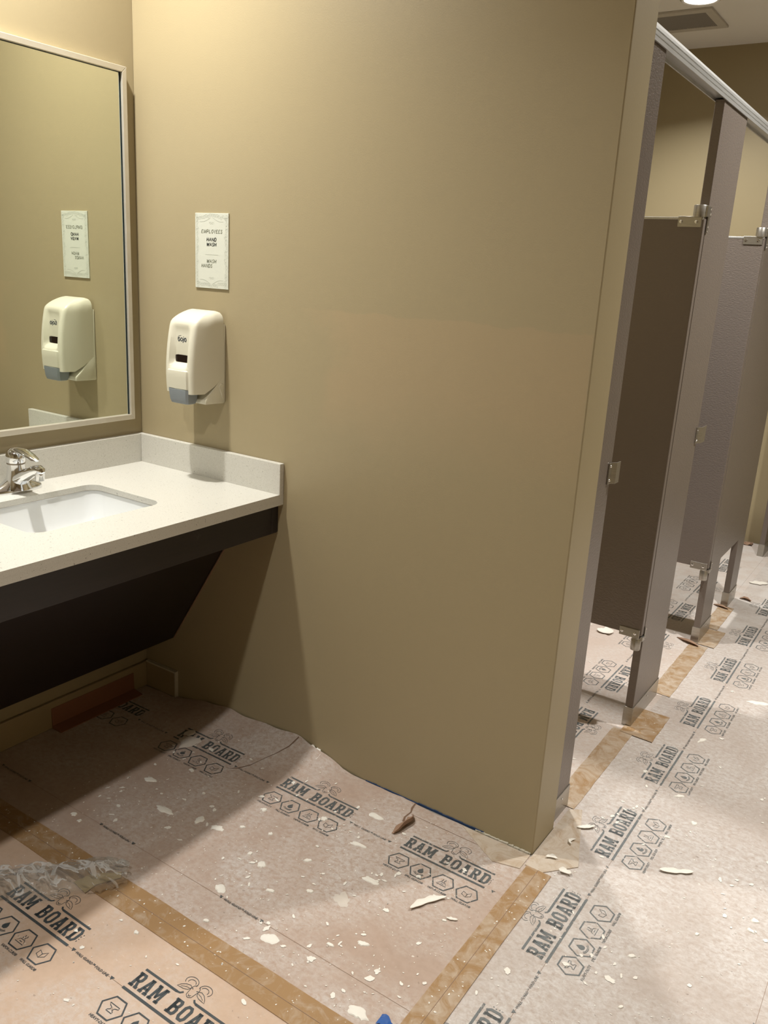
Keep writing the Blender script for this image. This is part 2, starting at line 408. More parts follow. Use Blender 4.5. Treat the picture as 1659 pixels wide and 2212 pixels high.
t = thing('vanity_apron', (.4, -.9, .23), 'dark espresso wooden vanity front with slanted knee panel under the countertop', 'vanity panel')
AX = D-.020; AZ0, AZ1 = .7337, H-.0335
MB().box(AX-.018, YV+.01, AZ0, AX, -.004, AZ1).build('apron_board', M['wood'], t, bevel=.001)
MB().box(AX-.016, -.030, AZ0+.002, AX+.0015, -.0025, AZ1-.001).build('end_filler', M['wood'], t, bevel=.001)
pa, pb = (.4635, .7355), (.1474, .230)
nx, nz = -(pb[1]-pa[1]), (pb[0]-pa[0]); ln = math.hypot(nx, nz); nx, nz = nx/ln*.018, nz/ln*.018
MB().prism([pa, pb, (pb[0]-nx, pb[1]-nz), (pa[0]-nx, pa[1]-nz)], 'y', YV+.01, -.004).build('knee_panel', M['wood'], t, bevel=.0008)
MB().box(.44, YV+.01, .7335, AX-.017, -.005, .748).build('soffit_board', M['wood'], t)
MB().prism([(.002, .20), (.10, .20), (.10, .2), (.455, .77), (.455, .82), (.002, .82)], 'y', YV+.01, YV+.028).build('end_bracket', M['wood'], t)
MB().prism([(pa[0]+.001, pa[1]-.003), (pb[0]+.001, pb[1]), (pb[0]+.004, pb[1]), (pa[0]+.004, pa[1]-.003)], 'y', -.004, -.0005).build('caulk_edge', M['tornback'], t)

# ---------------------------------------------------------------- faucet
fx, fy = .082, -.535
t = thing('faucet', (fx, fy, H), 'chrome single-lever faucet standing behind the sink', 'faucet')
def oval(a, b, z, n=32, cx=0.0):
    out = []
    for k in range(n):
        q = 2*math.pi*k/n; c, s_ = math.cos(q), math.sin(q)
        out.append((fx+cx+a*math.copysign(abs(c)**.8, c), fy+b*math.copysign(abs(s_)**.8, s_), H+z))
    return out
MB().loft([oval(.027, .080, 0), oval(.0275, .0805, .008), oval(.025, .078, .013), oval(.022, .066, .020), oval(.021, .045, .028), oval(.021, .030, .038)]).build('base_plate', M['chrome'], t, smooth=True)
MB().lathe([(.040, .010), (.0345, .022), (.0300, .040), (.0270, .058), (.0250, .074), (.0250, .084)], (fx+.006, fy, H), seg=28).build('body', M['chrome'], t, smooth=True)
MB().lathe([(.0252, .083), (.0258, .085), (.0252, .0875)], (fx+.006, fy, H), seg=28).build('worn_ring', M['ring'], t, smooth=True)
sp = []
MB().tube([(fx+.01, fy, H+.035), (fx+.035, fy, H+.047), (fx+.065, fy, H+.063), (fx+.095, fy, H+.077), (fx+.115, fy, H+.083), (fx+.128, fy, H+.081), (fx+.133, fy, H+.077)],
          [.026, .0245, .0215, .0185, .0168, .0130, .006], 18, .82).build('spout', M['chrome'], t, smooth=True)
MB().lathe([(.0135, .078), (.0142, .070), (.0142, .067), (.0128, .0665), (.0128, .053), (.011, .0525)], (fx+.117, fy, H), seg=20).build('aerator', M['chrome'], t, smooth=True)
hd = MB().lathe([(.0250, .0875), (.0272, .094), (.0275, .104), (.0258, .114), (.021, .123), (.012, .129), (.003, .1305)], (fx+.006, fy, H), seg=28).build('handle_cap', M['chrome'], t, smooth=True)
MB().tube([(fx-.004, fy, H+.121), (fx+.02, fy, H+.126), (fx+.05, fy, H+.124), (fx+.078, fy, H+.117), (fx+.098, fy, H+.110), (fx+.108, fy, H+.1075)], [.014, .0195, .0185, .0160, .0130, .006], 16, .42).build('lever', M['chrome'], hd, smooth=True)

# ---------------------------------------------------------------- lettering tools (flat print)
def ribbon(pts, wd, closed=False):
    P = [Vector((a, b)) for a, b in pts]; n_ = len(P); Lf, Rt = [], []
    for i in range(n_):
        a = P[i-1] if (i or closed) else P[i]; b = P[(i+1) % n_] if (i < n_-1 or closed) else P[i]
        d = (b-a); d = d.normalized() if d.length > 1e-9 else Vector((1, 0)); q = Vector((-d.y, d.x))*wd/2
        Lf.append(P[i]+q); Rt.append(P[i]-q)
    return [[tuple(Rt[i]), tuple(Rt[(i+1) % n_]), tuple(Lf[(i+1) % n_]), tuple(Lf[i])] for i in range(n_ if closed else n_-1)]
def arc(cx, cy, rx, ry, a0, a1, n=14): return [(cx+rx*math.cos(math.radians(a0+(a1-a0)*k/n)), cy+ry*math.sin(math.radians(a0+(a1-a0)*k/n))) for k in range(n+1)]
def R4(x0, y0, x1, y1): return [(x0, y0), (x1, y0), (x1, y1), (x0, y1)]
def ring8(x0, y0, x1, y1, tx, ty, c):
    def oc(a, b, x, y, k): return [(a+k, b), (x-k, b), (x, b+k), (x, y-k), (x-k, y), (a+k, y), (a, y-k), (a, b+k)]
    A, B = oc(x0, y0, x1, y1, c), oc(x0+tx, y0+ty, x1-tx, y1-ty, c*.45)
    return [[A[i], A[(i+1) % 8], B[(i+1) % 8], B[i]] for i in range(8)]
SLAB = {
 'R': [R4(.10, 0, .40, 1), R4(0, 0, .50, .15), R4(0, .85, .3, 1), [(.40, .48), (.66, .48), (.92, .15), (.62, .15)], R4(.60, 0, 1, .15)]+ring8(.1, .40, .92, 1, .28, .15, .16),
 'A': [[(.05, .1), (.32, .1), (.62, 1), (.34, 1)], [(.68, .1), (.97, .1), (.66, 1), (.38, 1)], R4(.25, .26, .76, .40), R4(0, 0, .42, .15), R4(.58, 0, 1.02, .15), R4(.28, .88, .72, 1)],
 'M': [R4(.07, 0, .28, 1), R4(.72, 0, .93, 1), [(.10, 1), (.34, 1), (.58, .22), (.42, .22)], [(.90, 1), (.66, 1), (.42, .22), (.58, .22)], R4(0, 0, .36, .15), R4(.64, 0, 1, .15), R4(0, .86, .3, 1), R4(.7, .86, 1, 1)],
 'B': [R4(.10, 0, .40, 1), R4(0, 0, .3, .15), R4(0, .85, .3, 1)]+ring8(.1, .46, .92, 1, .28, .15, .15)+ring8(.1, 0, .97, .58, .28, .15, .16),
 'O': ring8(.04, 0, .96, 1, .28, .16, .22),
 'D': [R4(.10, 0, .40, 1), R4(0, 0, .3, .15), R4(0, .85, .3, 1)]+ring8(.1, 0, .97, 1, .28, .15, .24)}
def slab_text(txt, u0, u1, v0, v1):
    wd = {'M': 1.22, ' ': .62}; gap = .16
    tot = sum(wd.get(c, 1) for c in txt)+gap*(len(txt)-1); k = (u1-u0)/tot; x = u0; out = []
    for c in txt:
        if c != ' ':
            for p in SLAB[c]: out.append([(x+a*k*wd.get(c, 1), v0+b*(v1-v0)) for a, b in p])
        x += (wd.get(c, 1)+gap)*k
    return out
def font_polys(txt, size, bold=0.0, shear=0.0, center=None, width=None, origin=(0, 0)):
    cu = bpy.data.curves.new('t', 'FONT'); cu.body = txt; cu.size = size; cu.offset = bold; cu.shear = shear; cu.resolution_u = 2
    o = bpy.data.objects.new('t', cu); COL.objects.link(o)
    dg = bpy.context.evaluated_depsgraph_get(); me = bpy.data.meshes.new_from_object(o.evaluated_get(dg))
    pts = [tuple(v.co[:2]) for v in me.vertices]; fs = [tuple(p.vertices) for p in me.polygons]
    bpy.data.objects.remove(o); bpy.data.curves.remove(cu); bpy.data.meshes.remove(me)
    x0 = min(p[0] for p in pts); x1 = max(p[0] for p in pts); kx = 1.0
    if width: kx = width/(x1-x0)
    ox, oy = origin
    sh = -(x0+x1)/2*kx if center else -x0*kx
    return [[(ox+sh+pts[i][0]*kx, oy+pts[i][1]) for i in f] for f in fs]

# printed block, local frame: u along the lettering, v up, origin at the left end of the main rule
def seg_bar(u0, u1, v, wd, n=8):
    return ribbon([(u0+(u1-u0)*k/n, v) for k in range(n+1)], wd)
P_LET = slab_text('RAM BOARD', .002, .262, .0115, .0530)
P_RAMW = [p for p in P_LET if max(a for a, b in p) < .110]; P_BOARD = [p for p in P_LET if max(a for a, b in p) >= .110]+[R4(.2655, .018, .2675, .022), R4(.2655, .026, .2685, .028), R4(.264, .033, .2665, .036), R4(.2665, .040, .2685, .043)]
P_RULE = seg_bar(0, .263, 0, .0065, 14)
P_RULE2 = seg_bar(.004, .104, .0625, .0058, 8)+ribbon([(.103, .0625), (.111, .064), (.116, .070)], .0045)
P_RULE3 = seg_bar(.160, .263, .0625, .0058, 8)+ribbon([(.162, .0625), (.155, .064), (.150, .069)], .0045)
P_RAM = []
hw = .0013
for sg in (-1, 1):
    f_ = lambda pts: [(.132+sg*a, .088+b) for a, b in pts]
    P_RAM += ribbon(f_(arc(.021, .012, .0165, .0125, 200, -40, 16)), hw)+ribbon(f_(arc(.0195, .010, .010, .008, 170, -20, 10)), hw)
    P_RAM += ribbon(f_([(.010, .001), (.017, .004), (.027, .001), (.036, -.006), (.041, -.014), (.033, -.013), (.023, -.012), (.014, -.008), (.010, .001)]), hw)
    P_RAM += ribbon(f_([(.014, -.003), (.024, -.005), (.033, -.010)]), hw*.8)
    P_RAM += ribbon(f_([(.003, .012), (.009, .007), (.0105, .000), (.009, -.010), (.0075, -.019), (.003, -.0225), (0, -.023)]), hw)
    P_RAM += ribbon(f_([(.0055, -.001), (.0085, .001)]), hw*1.4)+ribbon(f_([(.001, -.018), (.004, -.0155)]), hw)
P_RAM += ribbon([(.1295, .068), (.132, .070), (.1345, .068)], hw)
HX = [.0275, .0970, .1670, .2380]; HV = -.0505
def hexa(cu): return ribbon([(cu+.031*math.cos(math.radians(60*k)), HV+.0305*math.sin(math.radians(60*k))) for k in range(6)], .0042, True)
def ic(cu, pts, wd=.0018, closed=False): return ribbon([(cu+a, HV+b) for a, b in pts], wd, closed)
P_HEX = []
c0 = HX[0]; P_HEX.append(hexa(c0)+ic(c0, [(-.015, .009), (.014, .009), (.014, .005), (.006, .002), (.004, -.003), (.009, -.007), (.010, -.010), (-.008, -.010), (-.007, -.007), (-.002, -.003), (-.003, .002), (-.009, .004)], .0018, True))
c0 = HX[1]; P_HEX.append(hexa(c0)+[[(c0+a, HV+b) for a, b in [(0, .014), (.007, .004), (.008, -.002), (.004, -.007), (-.004, -.007), (-.008, -.002), (-.007, .004)]]]+ic(c0, arc(0, -.006, .012, .007, 190, 350, 8))+ic(c0, arc(0, -.006, .016, .010, 200, 340, 8)))
c0 = HX[2]; P_HEX.append(hexa(c0)+ic(c0, [(-.014, -.011), (.014, -.011), (.007, 0), (-.007, 0)], .0018, True)+ic(c0, [(-.004, -.006), (.004, -.006)])+ic(c0, [(-.004, .002), (-.006, .006), (-.003, .009), (-.005, .013)])+ic(c0, [(.003, .002), (.001, .006), (.004, .009), (.002, .013)]))
c0 = HX[3]; P_HEX.append(hexa(c0)+ic(c0, [(-.012, .006), (-.012, -.006), (.001, -.011), (.001, .001)], .0018, True)+ic(c0, [(.001, -.011), (.012, -.002), (.010, .011), (.001, .001)], .0018, True))
P_CAP = []
for c0, tx in zip(HX, ('HEAVY-DUTY', 'SPILL GUARD\u00ae', 'VAPOR-CURE\u00ae', 'WALL GUARD\u00ae')):
    P_CAP += font_polys(tx, .0098, .00018, .12, True, .056, (c0+.002, -.0905))
P_FOLD = [[(0-.006, .0045), (.006, .0045), (0, -.0045)], [(.134-.006, .0045), (.134+.006, .0045), (.134, -.0045)]]+font_polys('WALL GUARD\u2122 FOLD LINE', .0098, .00018, .12, True, .112, (.067, -.0035))
PARTS = [('printed_word', P_RAMW), ('printed_word', P_BOARD), ('printed_rule', P_RULE), ('printed_rule', P_RULE2), ('printed_rule', P_RULE3), ('printed_ram_head', P_RAM)]+[('printed_icon', p) for p in P_HEX]+[('printed_caption', P_CAP)]
_cache = {}
def flat_mesh(key, polys, mat):
    k = (key, mat.name)
    if k not in _cache:
        me = bpy.data.meshes.new(key); vs, fs = [], []
        for p in polys: fs.append(tuple(range(len(vs), len(vs)+len(p)))); vs += [(a, b, 0) for a, b in p]
        me.from_pydata(vs, [], fs); me.update()
        bm = bmesh.new(); bm.from_mesh(me)
        flip = [f for f in bm.faces if f.normal.z < 0]
        bmesh.ops.reverse_faces(bm, faces=flip); bm.to_mesh(me); bm.free()
        me.materials.append(mat); _cache[k] = me
    return _cache[k]
def print_block(root, x, y, rz, mat, zf=None, fold=True, z=.0021, only=None):
    lst = [(n_, p, 0.0) for n_, p in PARTS]
    if only is not None: lst = [lst[i] for i in only]
    if fold: lst.append(('printed_fold_mark', P_FOLD, .283))
    for i, (nm, polys, du) in enumerate(lst):
        if zf is None:
            me = flat_mesh(nm+str(i), polys, mat)
            c, s_ = math.cos(rz), math.sin(rz)
            share(me, nm, root, (x+c*du-root.location.x, y+s_*du-root.location.y, z), rz)
        else:
            m = MB()
            for p in polys: m.add([(x+a+du, y+b, z+zf(x+a+du, y+b)) for a, b in p], [tuple(range(len(p)))])
            m.build(nm, mat, root)

# ---------------------------------------------------------------- floor protection boards
EP = [(0, 0), (.15, 0), (.20, .0065), (.32, .033), (.43, .045), (.56, .043), (.70, .056), (.739, .058), (.84, .034), (.92, .007), (.99, 0), (3, 0)]
def edge_h(x):
    for (a, p), (b, q) in zip(EP, EP[1:]):
        if a <= x <= b: return p+(q-p)*(x-a)/(b-a)
    return 0
def hA(x, y):
    s_ = max(0, min(1, -y/.20)); base = edge_h(x)*(1-s_)**2
    return base+.0012*(1+math.sin(x*23+y*11))*(1-s_)*(1 if x < 1.15 else .2)
def board_sheet(name, label, x0, x1, y0, y1, mat, zf=None, nx=2, ny=2, edge=None):
    root = thing(name, ((x0+x1)/2, (y0+y1)/2, 0), label, 'floor covering', 'floor protection boards')
    m = MB(); vs, fs = [], []
    for j in range(ny+1):
        for i in range(nx+1):
            x = x0+(x1-x0)*i/nx; y = y0+(y1-y0)*j/ny
            if edge: y = min(y, edge(x)) if j == ny else y
            vs.append((x, y, .0014+(zf(x, y) if zf else 0)))
    W_ = nx+1
    for j in range(ny):
        for i in range(nx): fs.append((j*W_+i, j*W_+i+1, (j+1)*W_+i+1, (j+1)*W_+i))
    bd = [i for i in range(W_)]+[(j+1)*W_-1 for j in range(1, ny+1)]+[ny*W_+i for i in range(nx-1, -1, -1)]+[j*W_ for j in range(ny-1, 0, -1)]
    k = len(vs)
    for q in bd: vs.append((vs[q][0], vs[q][1], vs[q][2]-.0013))
    nb = len(bd)
    for q in range(nb): fs.append((bd[q], k+q, k+(q+1) % nb, bd[(q+1) % nb]))
    m.add(vs, fs); m.build('board', mat, root, recalc=False, smooth=bool(zf))
    return root
SEAM_Y = -.785
def eA(x): return -.001-.0025*(1+math.sin(x*41))-(.004 if x > 1.19 else 0)-(.015 if x < .17 else 0)
shA = board_sheet('protection_board', 'pinkish kraft floor board under the vanity, curling up along the wall', .014, 1.585, SEAM_Y, -.001, M['kraftA'], hA, 90, 40, eA)
shB = board_sheet('protection_board', 'clean tan kraft floor board with crisp black print beside the plastic film', .014, 1.585, YB+.02, SEAM_Y-.001, M['kraftB'])
shC = board_sheet('protection_board', 'dusty kraft floor board running along the aisle past the stalls', 1.586, 2.57, YB+.02, YE-.02, M['kraftC'])
shE = board_sheet('protection_board', 'dusty kraft floor board along the far side of the aisle', 2.572, XE-.01, YB+.02, YE-.02, M['kraftC'])
shD = board_sheet('protection_board', 'dusty kraft floor board lying inside the toilet stalls', .52, 1.553, T+.003, YE-.02, M['kraftD'])
shF = board_sheet('protection_board', 'kraft floor board along the rear wall of the toilet stalls', .014, .518, T+.003, YE-.02, M['kraftD'])
MB().box(1.5535, T+.004, .0002, 1.5858, YE-.03, .0013).build('seam_strip', M['kraftD'], shD)
R90 = math.pi/2
for k in range(-1, 3): 
    x = .8144+(k-1)*.454+.0
    if x > -.25: print_block(shA, x, -.2003, 0, M['inkA'], hA, fold=(k < 2), only=None if x > 0 else [1, 4, 8, 9])
MB().add([(1.5502, -.1958, .0022), (1.562, -.1958, .0022), (1.556, -.2048, .0022)], [(0, 2, 1)]).build('printed_fold_mark', M['inkA'], shA)
for k in range(4):
    x = .086+.4655*k
    me = flat_mesh('printed_fold_mark_row', P_FOLD if k < 3 else P_FOLD[:1]+P_FOLD[2:], M['inkA']) if k < 3 else None
    if me: share(me, 'printed_fold_mark', shA, (x-shA.location.x, -.6435-shA.location.y, .0021+.0012))
def hair(root, x0, x1, y, zf=None):
    n_ = 60; m = MB()
    m.add([(x0+(x1-x0)*k/n_, y+s_*.0005, .0019+(zf(x0+(x1-x0)*k/n_, y) if zf else 0)) for k in range(n_+1) for s_ in (-1, 1)], [(2*k, 2*k+2, 2*k+3, 2*k+1) for k in range(n_)])
    m.build('fold_crease', M['crease'], root)
hair(shA, .014, 1.58, -.6435, hA); hair(shB, .014, 1.58, -.9705)
for k in range(-1, 3):
    x = .588+.454*k
    if x > .1: print_block(shB, x, -.9705, 0, M['inkB'], fold=(x < 1.1))
for k in range(-1, 10):
    y = -.3356+.4539*(k)
    if y < YE-.3: print_block(shC, 1.7645, y, R90, M['inkC'])
for k in range(-1, 10):
    y = -.3356+.4539*k+.283+.155
    share(flat_mesh('printed_fold_mark_row', P_FOLD, M['inkC']), 'printed_fold_mark', shC, (2.205-shC.location.x, y-shC.location.y, .0021), R90)
MB().box(1.7641, YB+.03, .0015, 1.7649, YE-.03, .0018).build('fold_crease', M['crease'], shC)
MB().box(2.2046, YB+.03, .0015, 2.2054, YE-.03, .0018).build('fold_crease', M['crease'], shC)
for k in range(7):
    y = 3.2105-.4615*k
    if y-.27 > T: print_block(shD, 1.372, y, -R90, M['inkC'])
MB().add([(x, y, .0021) for x, y in [(1.372, .441), (1.372, .20), (1.373, .20), (1.373, .441)]], [(0, 1, 2, 3)]).build('fold_crease', M['crease'], shD)

# torn places of the board under the vanity
def ragged(pts, wd, zf, z0, root, name, mat):
    m = MB(); n_ = len(pts); vs = []
    for i, (x, y, k) in enumerate(pts):
        a = pts[max(0, i-1)]; b = pts[min(n_-1, i+1)]; d = Vector((b[0]-a[0], b[1]-a[1])).normalized(); q = Vector((-d.y, d.x))*wd*k
        for s_ in (-1, 1): vs.append((x+q.x*s_, y+q.y*s_, z0+zf(x+q.x*s_, y+q.y*s_)))
    m.add(vs, [(2*i, 2*i+2, 2*i+3, 2*i+1) for i in range(n_-1)]); return m.build(name, mat, root)
ragged([(.741, -.006, .9), (.738, -.02, 1.3), (.733, -.045, 1.0), (.722, -.065, .8), (.712, -.085, .55), (.692, -.12, .35), (.680, -.15, .3), (.676, -.165, .7), (.655, -.20, .9), (.640, -.215, .5), (.622, -.225, .1)], .0018, hA, .0024, shA, 'tear', M['crack'])
ragged([(1.196, -.004, .6), (1.200, -.03, 1.0), (1.208, -.05, .6), (1.206, -.08, .8), (1.214, -.10, 1.2)], .003, hA, .0024, shA, 'tear', M['crack'])
fl = MB(); rows = []
for i in range(9):                      # curled-up flap
    s_ = i/8; row = []
    ax, ay = 1.2085+.004*math.sin(i), -.075-.092*s_
    wdt = .030*math.sin(math.pi*min(1, .12+.8*s_))**.8
    for j in range(6):
        q = j/5*2.0
        row.append((ax+wdt*math.sin(q)*.95+.004, ay+.010*j/5*(1-s_), .003+wdt*.55*(1-math.cos(q))))
    rows.append(row)
fl.loft(rows, cap=False, close=False).build('torn_flap', M['tornback'], shA, smooth=True)
# line where the torn strip was folded, next to the wall
hairs = MB().box(1.215, -.058, .0020, 1.56, -.0570, .0026).build('fold_crease', M['crease'], shA)

# curled paper edges round the stall feet
def curl(root, pts, hgt, name='torn_edge', mat='tornback'):
    m = MB(); n_ = len(pts); vs = []
    for i, (x, y) in enumerate(pts):
        k = math.sin(math.pi*(i+.4)/(n_))
        vs += [(x, y, .0015), (x+.004, y-.010*k, .0015+hgt*k), (x+.008, y-.02*k, .0015+hgt*k*.7)]
    fs = []
    for i in range(n_-1):
        for j in range(2): fs.append((3*i+j, 3*i+3+j, 3*i+4+j, 3*i+1+j))
    m.add(vs, fs).build(name, M[mat], root, smooth=True)
curl(shD, [(1.47, 1.815), (1.50, 1.800), (1.53, 1.790), (1.555, 1.782), (1.575, 1.775)], .022)
curl(shD, [(1.50, 2.372), (1.525, 2.366), (1.55, 2.36), (1.575, 2.352)], .018)
curl(shC, [(1.588, 2.56), (1.605, 2.57), (1.625, 2.565), (1.645, 2.55)], .02)

# dried plaster stuck to the boards
SPL = [(0.491, -0.413, 0.047, 0.020), (0.637, -0.488, 0.053, 0.022), (0.751, -0.458, 0.026, 0.030), (0.816, -0.454, 0.041, 0.018), (0.867, -0.408, 0.017, 0.012), (0.949, -0.382, 0.014, 0.014), (0.961, -0.477, 0.015, 0.012), (1.017, -0.492, 0.024, 0.022), (1.102, -0.402, 0.026, 0.012), (0.992, -0.622, 0.032, 0.026), (1.17, -0.266, 0.052, 0.014), (1.28, -0.362, 0.044, 0.020), (1.204, -0.671, 0.043, 0.030), (0.455, -0.66, 0.02, 0.014), (0.492, -0.669, 0.013, 0.012), (0.668, -0.362, 0.011, 0.010), (1.026, -0.234, 0.019, 0.020), (1.138, -0.131, 0.041, 0.024), (1.373, -0.271, 0.015, 0.013), (0.861, -0.31, 0.019, 0.016), (1.492, -0.717, 0.055, 0.030), (1.045, -0.723, 0.018, 0.010), (1.507, -0.366, 0.016, 0.007), (.55, -.30, .02, .012), (1.39, -.55, .03, .014), (1.33, -.60, .02, .01), (1.10, -.55, .022, .012), (1.18, -.49, .02, .012)]
SPC = [(1.922, -0.19, 0.018, 0.012), (2.139, 0.121, 0.017, 0.018), (2.138, 0.078, 0.012, 0.02), (1.906, 0.438, 0.023, 0.018), (1.909, 1.388, 0.077, 0.03), (1.70, .62, .02, .016), (1.83, .55, .03, .014), (2.03, -.02, .014, .01), (1.80, .95, .05, .016), (1.86, .32, .02, .012), (1.95, -.35, .014, .008)]
def blob_poly(x, y, a, b, seed, ang=None):
    r_ = random.Random(seed); n_ = 26; ph = r_.random()*40; ang = r_.random()*3 if ang is None else ang+r_.uniform(-.5, .5); out = []
    for k in range(n_):
        q = 2*math.pi*k/n_; rr = 1+.50*mnoise.fractal(Vector((math.cos(q)*1.1+ph, math.sin(q)*1.1, seed*.37)), 1.0, 2.0, 3)+.08*(r_.random()-.5)
        rr = max(.3, rr); u, v = a/2*rr*math.cos(q), b/2*rr*math.sin(q); out.append((x+u*math.cos(ang)-v*math.sin(ang), y+u*math.sin(ang)+v*math.cos(ang)))
    return out
def splat(root, x, y, a, b, seed, zf=None, mat='plaster', ang=None, hgt=.0016):
    P = blob_poly(x, y, a, b, seed, ang); z = .0023+(zf(x, y) if zf else 0)
    n_ = len(P); m = MB()
    vs = [(p[0], p[1], z-.0006) for p in P]+[(x+(p[0]-x)*.8, y+(p[1]-y)*.8, z+hgt) for p in P]+[(x, y, z+hgt*1.1)]
    m.add(vs, [(k, (k+1) % n_, n_+(k+1) % n_, n_+k) for k in range(n_)]+[(n_+k, n_+(k+1) % n_, 2*n_) for k in range(n_)]).build('plaster_splash', M[mat], root, smooth=True)
for i, s_ in enumerate(SPL): splat(shA, *s_, 100+i, hA, ang=.3)
for i, s_ in enumerate(SPC): splat(shC, *s_, 200+i, ang=.9)
splat(shA, 1.264, -.463, .046, .036, 301, hA, 'dustpatch', hgt=.0003)
splat(shA, .425, -.185, .085, .060, 302, hA, 'dustpatch', hgt=.002)
splat(shA, .39, -.15, .045, .03, 304, hA, 'dustpatch', hgt=.002)
splat(shB, .944, -.849, .015, .010, 303)
fleck = random.Random(5)
for root, zf, n_, bx, mt in ((shA, hA, 520, (.35, 1.56, -.77, -.05), 'plaster'), (shB, None, 90, (.5, 1.55, -1.25, -.84), 'plaster'), (shC, None, 520, (1.66, 2.5, -.75, 1.6), 'plaster'), (shD, None, 120, (1.0, 1.54, .2, 2.4), 'plaster')):
    m = MB()
    for k in range(n_):
        x = fleck.uniform(bx[0], bx[1]); y = fleck.uniform(bx[2], bx[3]); r_ = fleck.uniform(.0005, .0014)*(2.0 if fleck.random() < .10 else 1); a0 = fleck.random()*6; st = fleck.uniform(1, 2.6)
        z = .0027+(zf(x, y) if zf else 0)
        P = [(x+r_*st*math.cos(a0)*math.cos(q)-r_*math.sin(a0)*math.sin(q), y+r_*st*math.sin(a0)*math.cos(q)+r_*math.cos(a0)*math.sin(q), z) for q in [2*math.pi*j/6+fleck.random()*.6 for j in range(6)]]
        m.add(P, [tuple(range(6))])
    m.build('plaster_fleck', M[mt], root, kind='stuff')

sp_ = random.Random(17)
for root, zf, n_, bx, zz in ((shA, hA, 150, (.40, 1.57, -.77, -.12), .0026), (shC, None, 120, (1.67, 2.45, -.75, 1.5), .0026), (shB, None, 14, (.7, 1.55, -1.2, -.84), .0026), (shD, None, 40, (1.1, 1.52, .2, 2.2), .0026)):
    m = MB(); cl_ = [(sp_.uniform(bx[0], bx[1]), sp_.uniform(bx[2], bx[3])) for _ in range(12)]
    for k in range(n_):
        if sp_.random() < .6:
            c_ = sp_.choice(cl_); x, y = c_[0]+sp_.gauss(0, .05), c_[1]+sp_.gauss(0, .05)
            if not (bx[0] < x < bx[1] and bx[2] < y < bx[3]): continue
        else: x, y = sp_.uniform(bx[0], bx[1]), sp_.uniform(bx[2], bx[3])
        a = sp_.uniform(.004, .017)*(1.6 if sp_.random() < .1 else 1); P = blob_poly(x, y, a, a*sp_.uniform(.3, .8), 400+k, sp_.uniform(0, 3))
        z = zz+(zf(x, y) if zf else 0); m.add([(p[0], p[1], z) for p in P], [tuple(range(len(P)))])
    m.build('plaster_spatter', M['plaster'], root, kind='stuff')

# ---------------------------------------------------------------- tapes on the floor
def tape(label, x0, y0, x1, y1, mat, z=.0034, cat='tape', rag=.004, zf=None, seam=None):
    cx, cy = (x0+x1)/2, (y0+y1)/2
    root = thing('packing_tape', (cx, cy, 0), label, cat, 'packing tape strips on the floor')
    along_x = (x1-x0) > (y1-y0); n_ = 60; m = MB(); vs = []
    for k in range(n_+1):
        s_ = k/n_
        for e_ in (0, 1):
            w1 = .0022*mnoise.noise(Vector((s_*9+x0*7, e_*5.3, y0*3)))
            if along_x: vs.append((x0+(x1-x0)*s_, (y1 if e_ else y0)+w1, z))
            else: vs.append(((x0 if e_ else x1)+w1, y0+(y1-y0)*s_, z))
    if not (k % 1):
        for q in (0, 1): vs[q] = (vs[q][0]+(rag*q if along_x else 0), vs[q][1]+(0 if along_x else rag*q), z)
    fs = [(2*k, 2*k+2, 2*k+3, 2*k+1) for k in range(n_)]
    base = len(vs); vs += [(a, b, .0013) for a, b, c in vs]
    fs += [(2*k, base+2*k, base+2*k+2, 2*k+2) for k in range(n_)]+[(2*k+3, base+2*k+3, base+2*k+1, 2*k+1) for k in range(n_)]
    m.add(vs, fs).build('strip', M[mat], root, recalc=False)
    if mat != 'tape3':
        fm = MB()
        for k in range(int(abs((x1-x0)*(y1-y0))*900)):
            x, y = fleck.uniform(x0+.006, x1-.006), fleck.uniform(y0+.006, y1-.006); a = fleck.uniform(.0014, .006)
            P = blob_poly(x, y, a, a*fleck.uniform(.3, .8), 900+k, fleck.uniform(0, 3)); fm.add([(p[0], p[1], z+.0008) for p in P], [tuple(range(len(P)))])
        if fm.v: fm.build('plaster_fleck', M['plaster'], root, kind='stuff')
    if seam is not None:
        if along_x: MB().box(x0, seam-.0006, z, x1, seam+.0006, z+.0006).build('seam_ridge', M['crease'], root)
        else: MB().box(seam-.0006, y0, z, seam+.0006, y1, z+.0006).build('seam_ridge', M['crease'], root)
    return root
tape('long brown packing tape strip joining two boards, partly under the plastic film', .02, -.8245, 1.588, -.7440, 'tape', seam=-.7855)
tape('brown packing tape strip along the aisle board, ending at the wall corner', 1.5840, -1.9, 1.656, -.052, 'tape2', .0042, seam=1.618)
tape('tan packing tape strip along the stall front, between wall end and first pilaster foot', 1.5165, .272, 1.5905, .835, 'tape3', .0036)
tape('wide brown packing tape patch around the first pilaster foot', 1.545, .815, 1.662, 1.035, 'tape2', .0044)
tape('tan packing tape strip running on from the first pilaster foot to the second', 1.536, 1.20, 1.6147, 1.792, 'tape3', .0036)
tape('short tan packing tape patch beside the second pilaster foot', 1.552, 1.80, 1.640, 2.02, 'tape3', .0046)
tape('tan packing tape strip under the notched pilaster', 1.53, 2.03, 1.60, 2.38, 'tape3', .0036)
r_ = thing('packing_tape', (1.61, .05, 0), 'scuffed brown tape patch wrapped round the foot of the wall end', 'tape', 'packing tape strips on the floor')
MB().prism([(1.579, -.052), (1.628, -.055), (1.70, .03), (1.655, .16), (1.612, .285), (1.5785, .262)], 'z', .0012, .0040).build('strip', M['tape4'], r_)
r_ = thing('packing_tape', (1.40, -.04, 0), 'faded brown tape patch lying at the wall near its end corner', 'tape', 'packing tape strips on the floor')
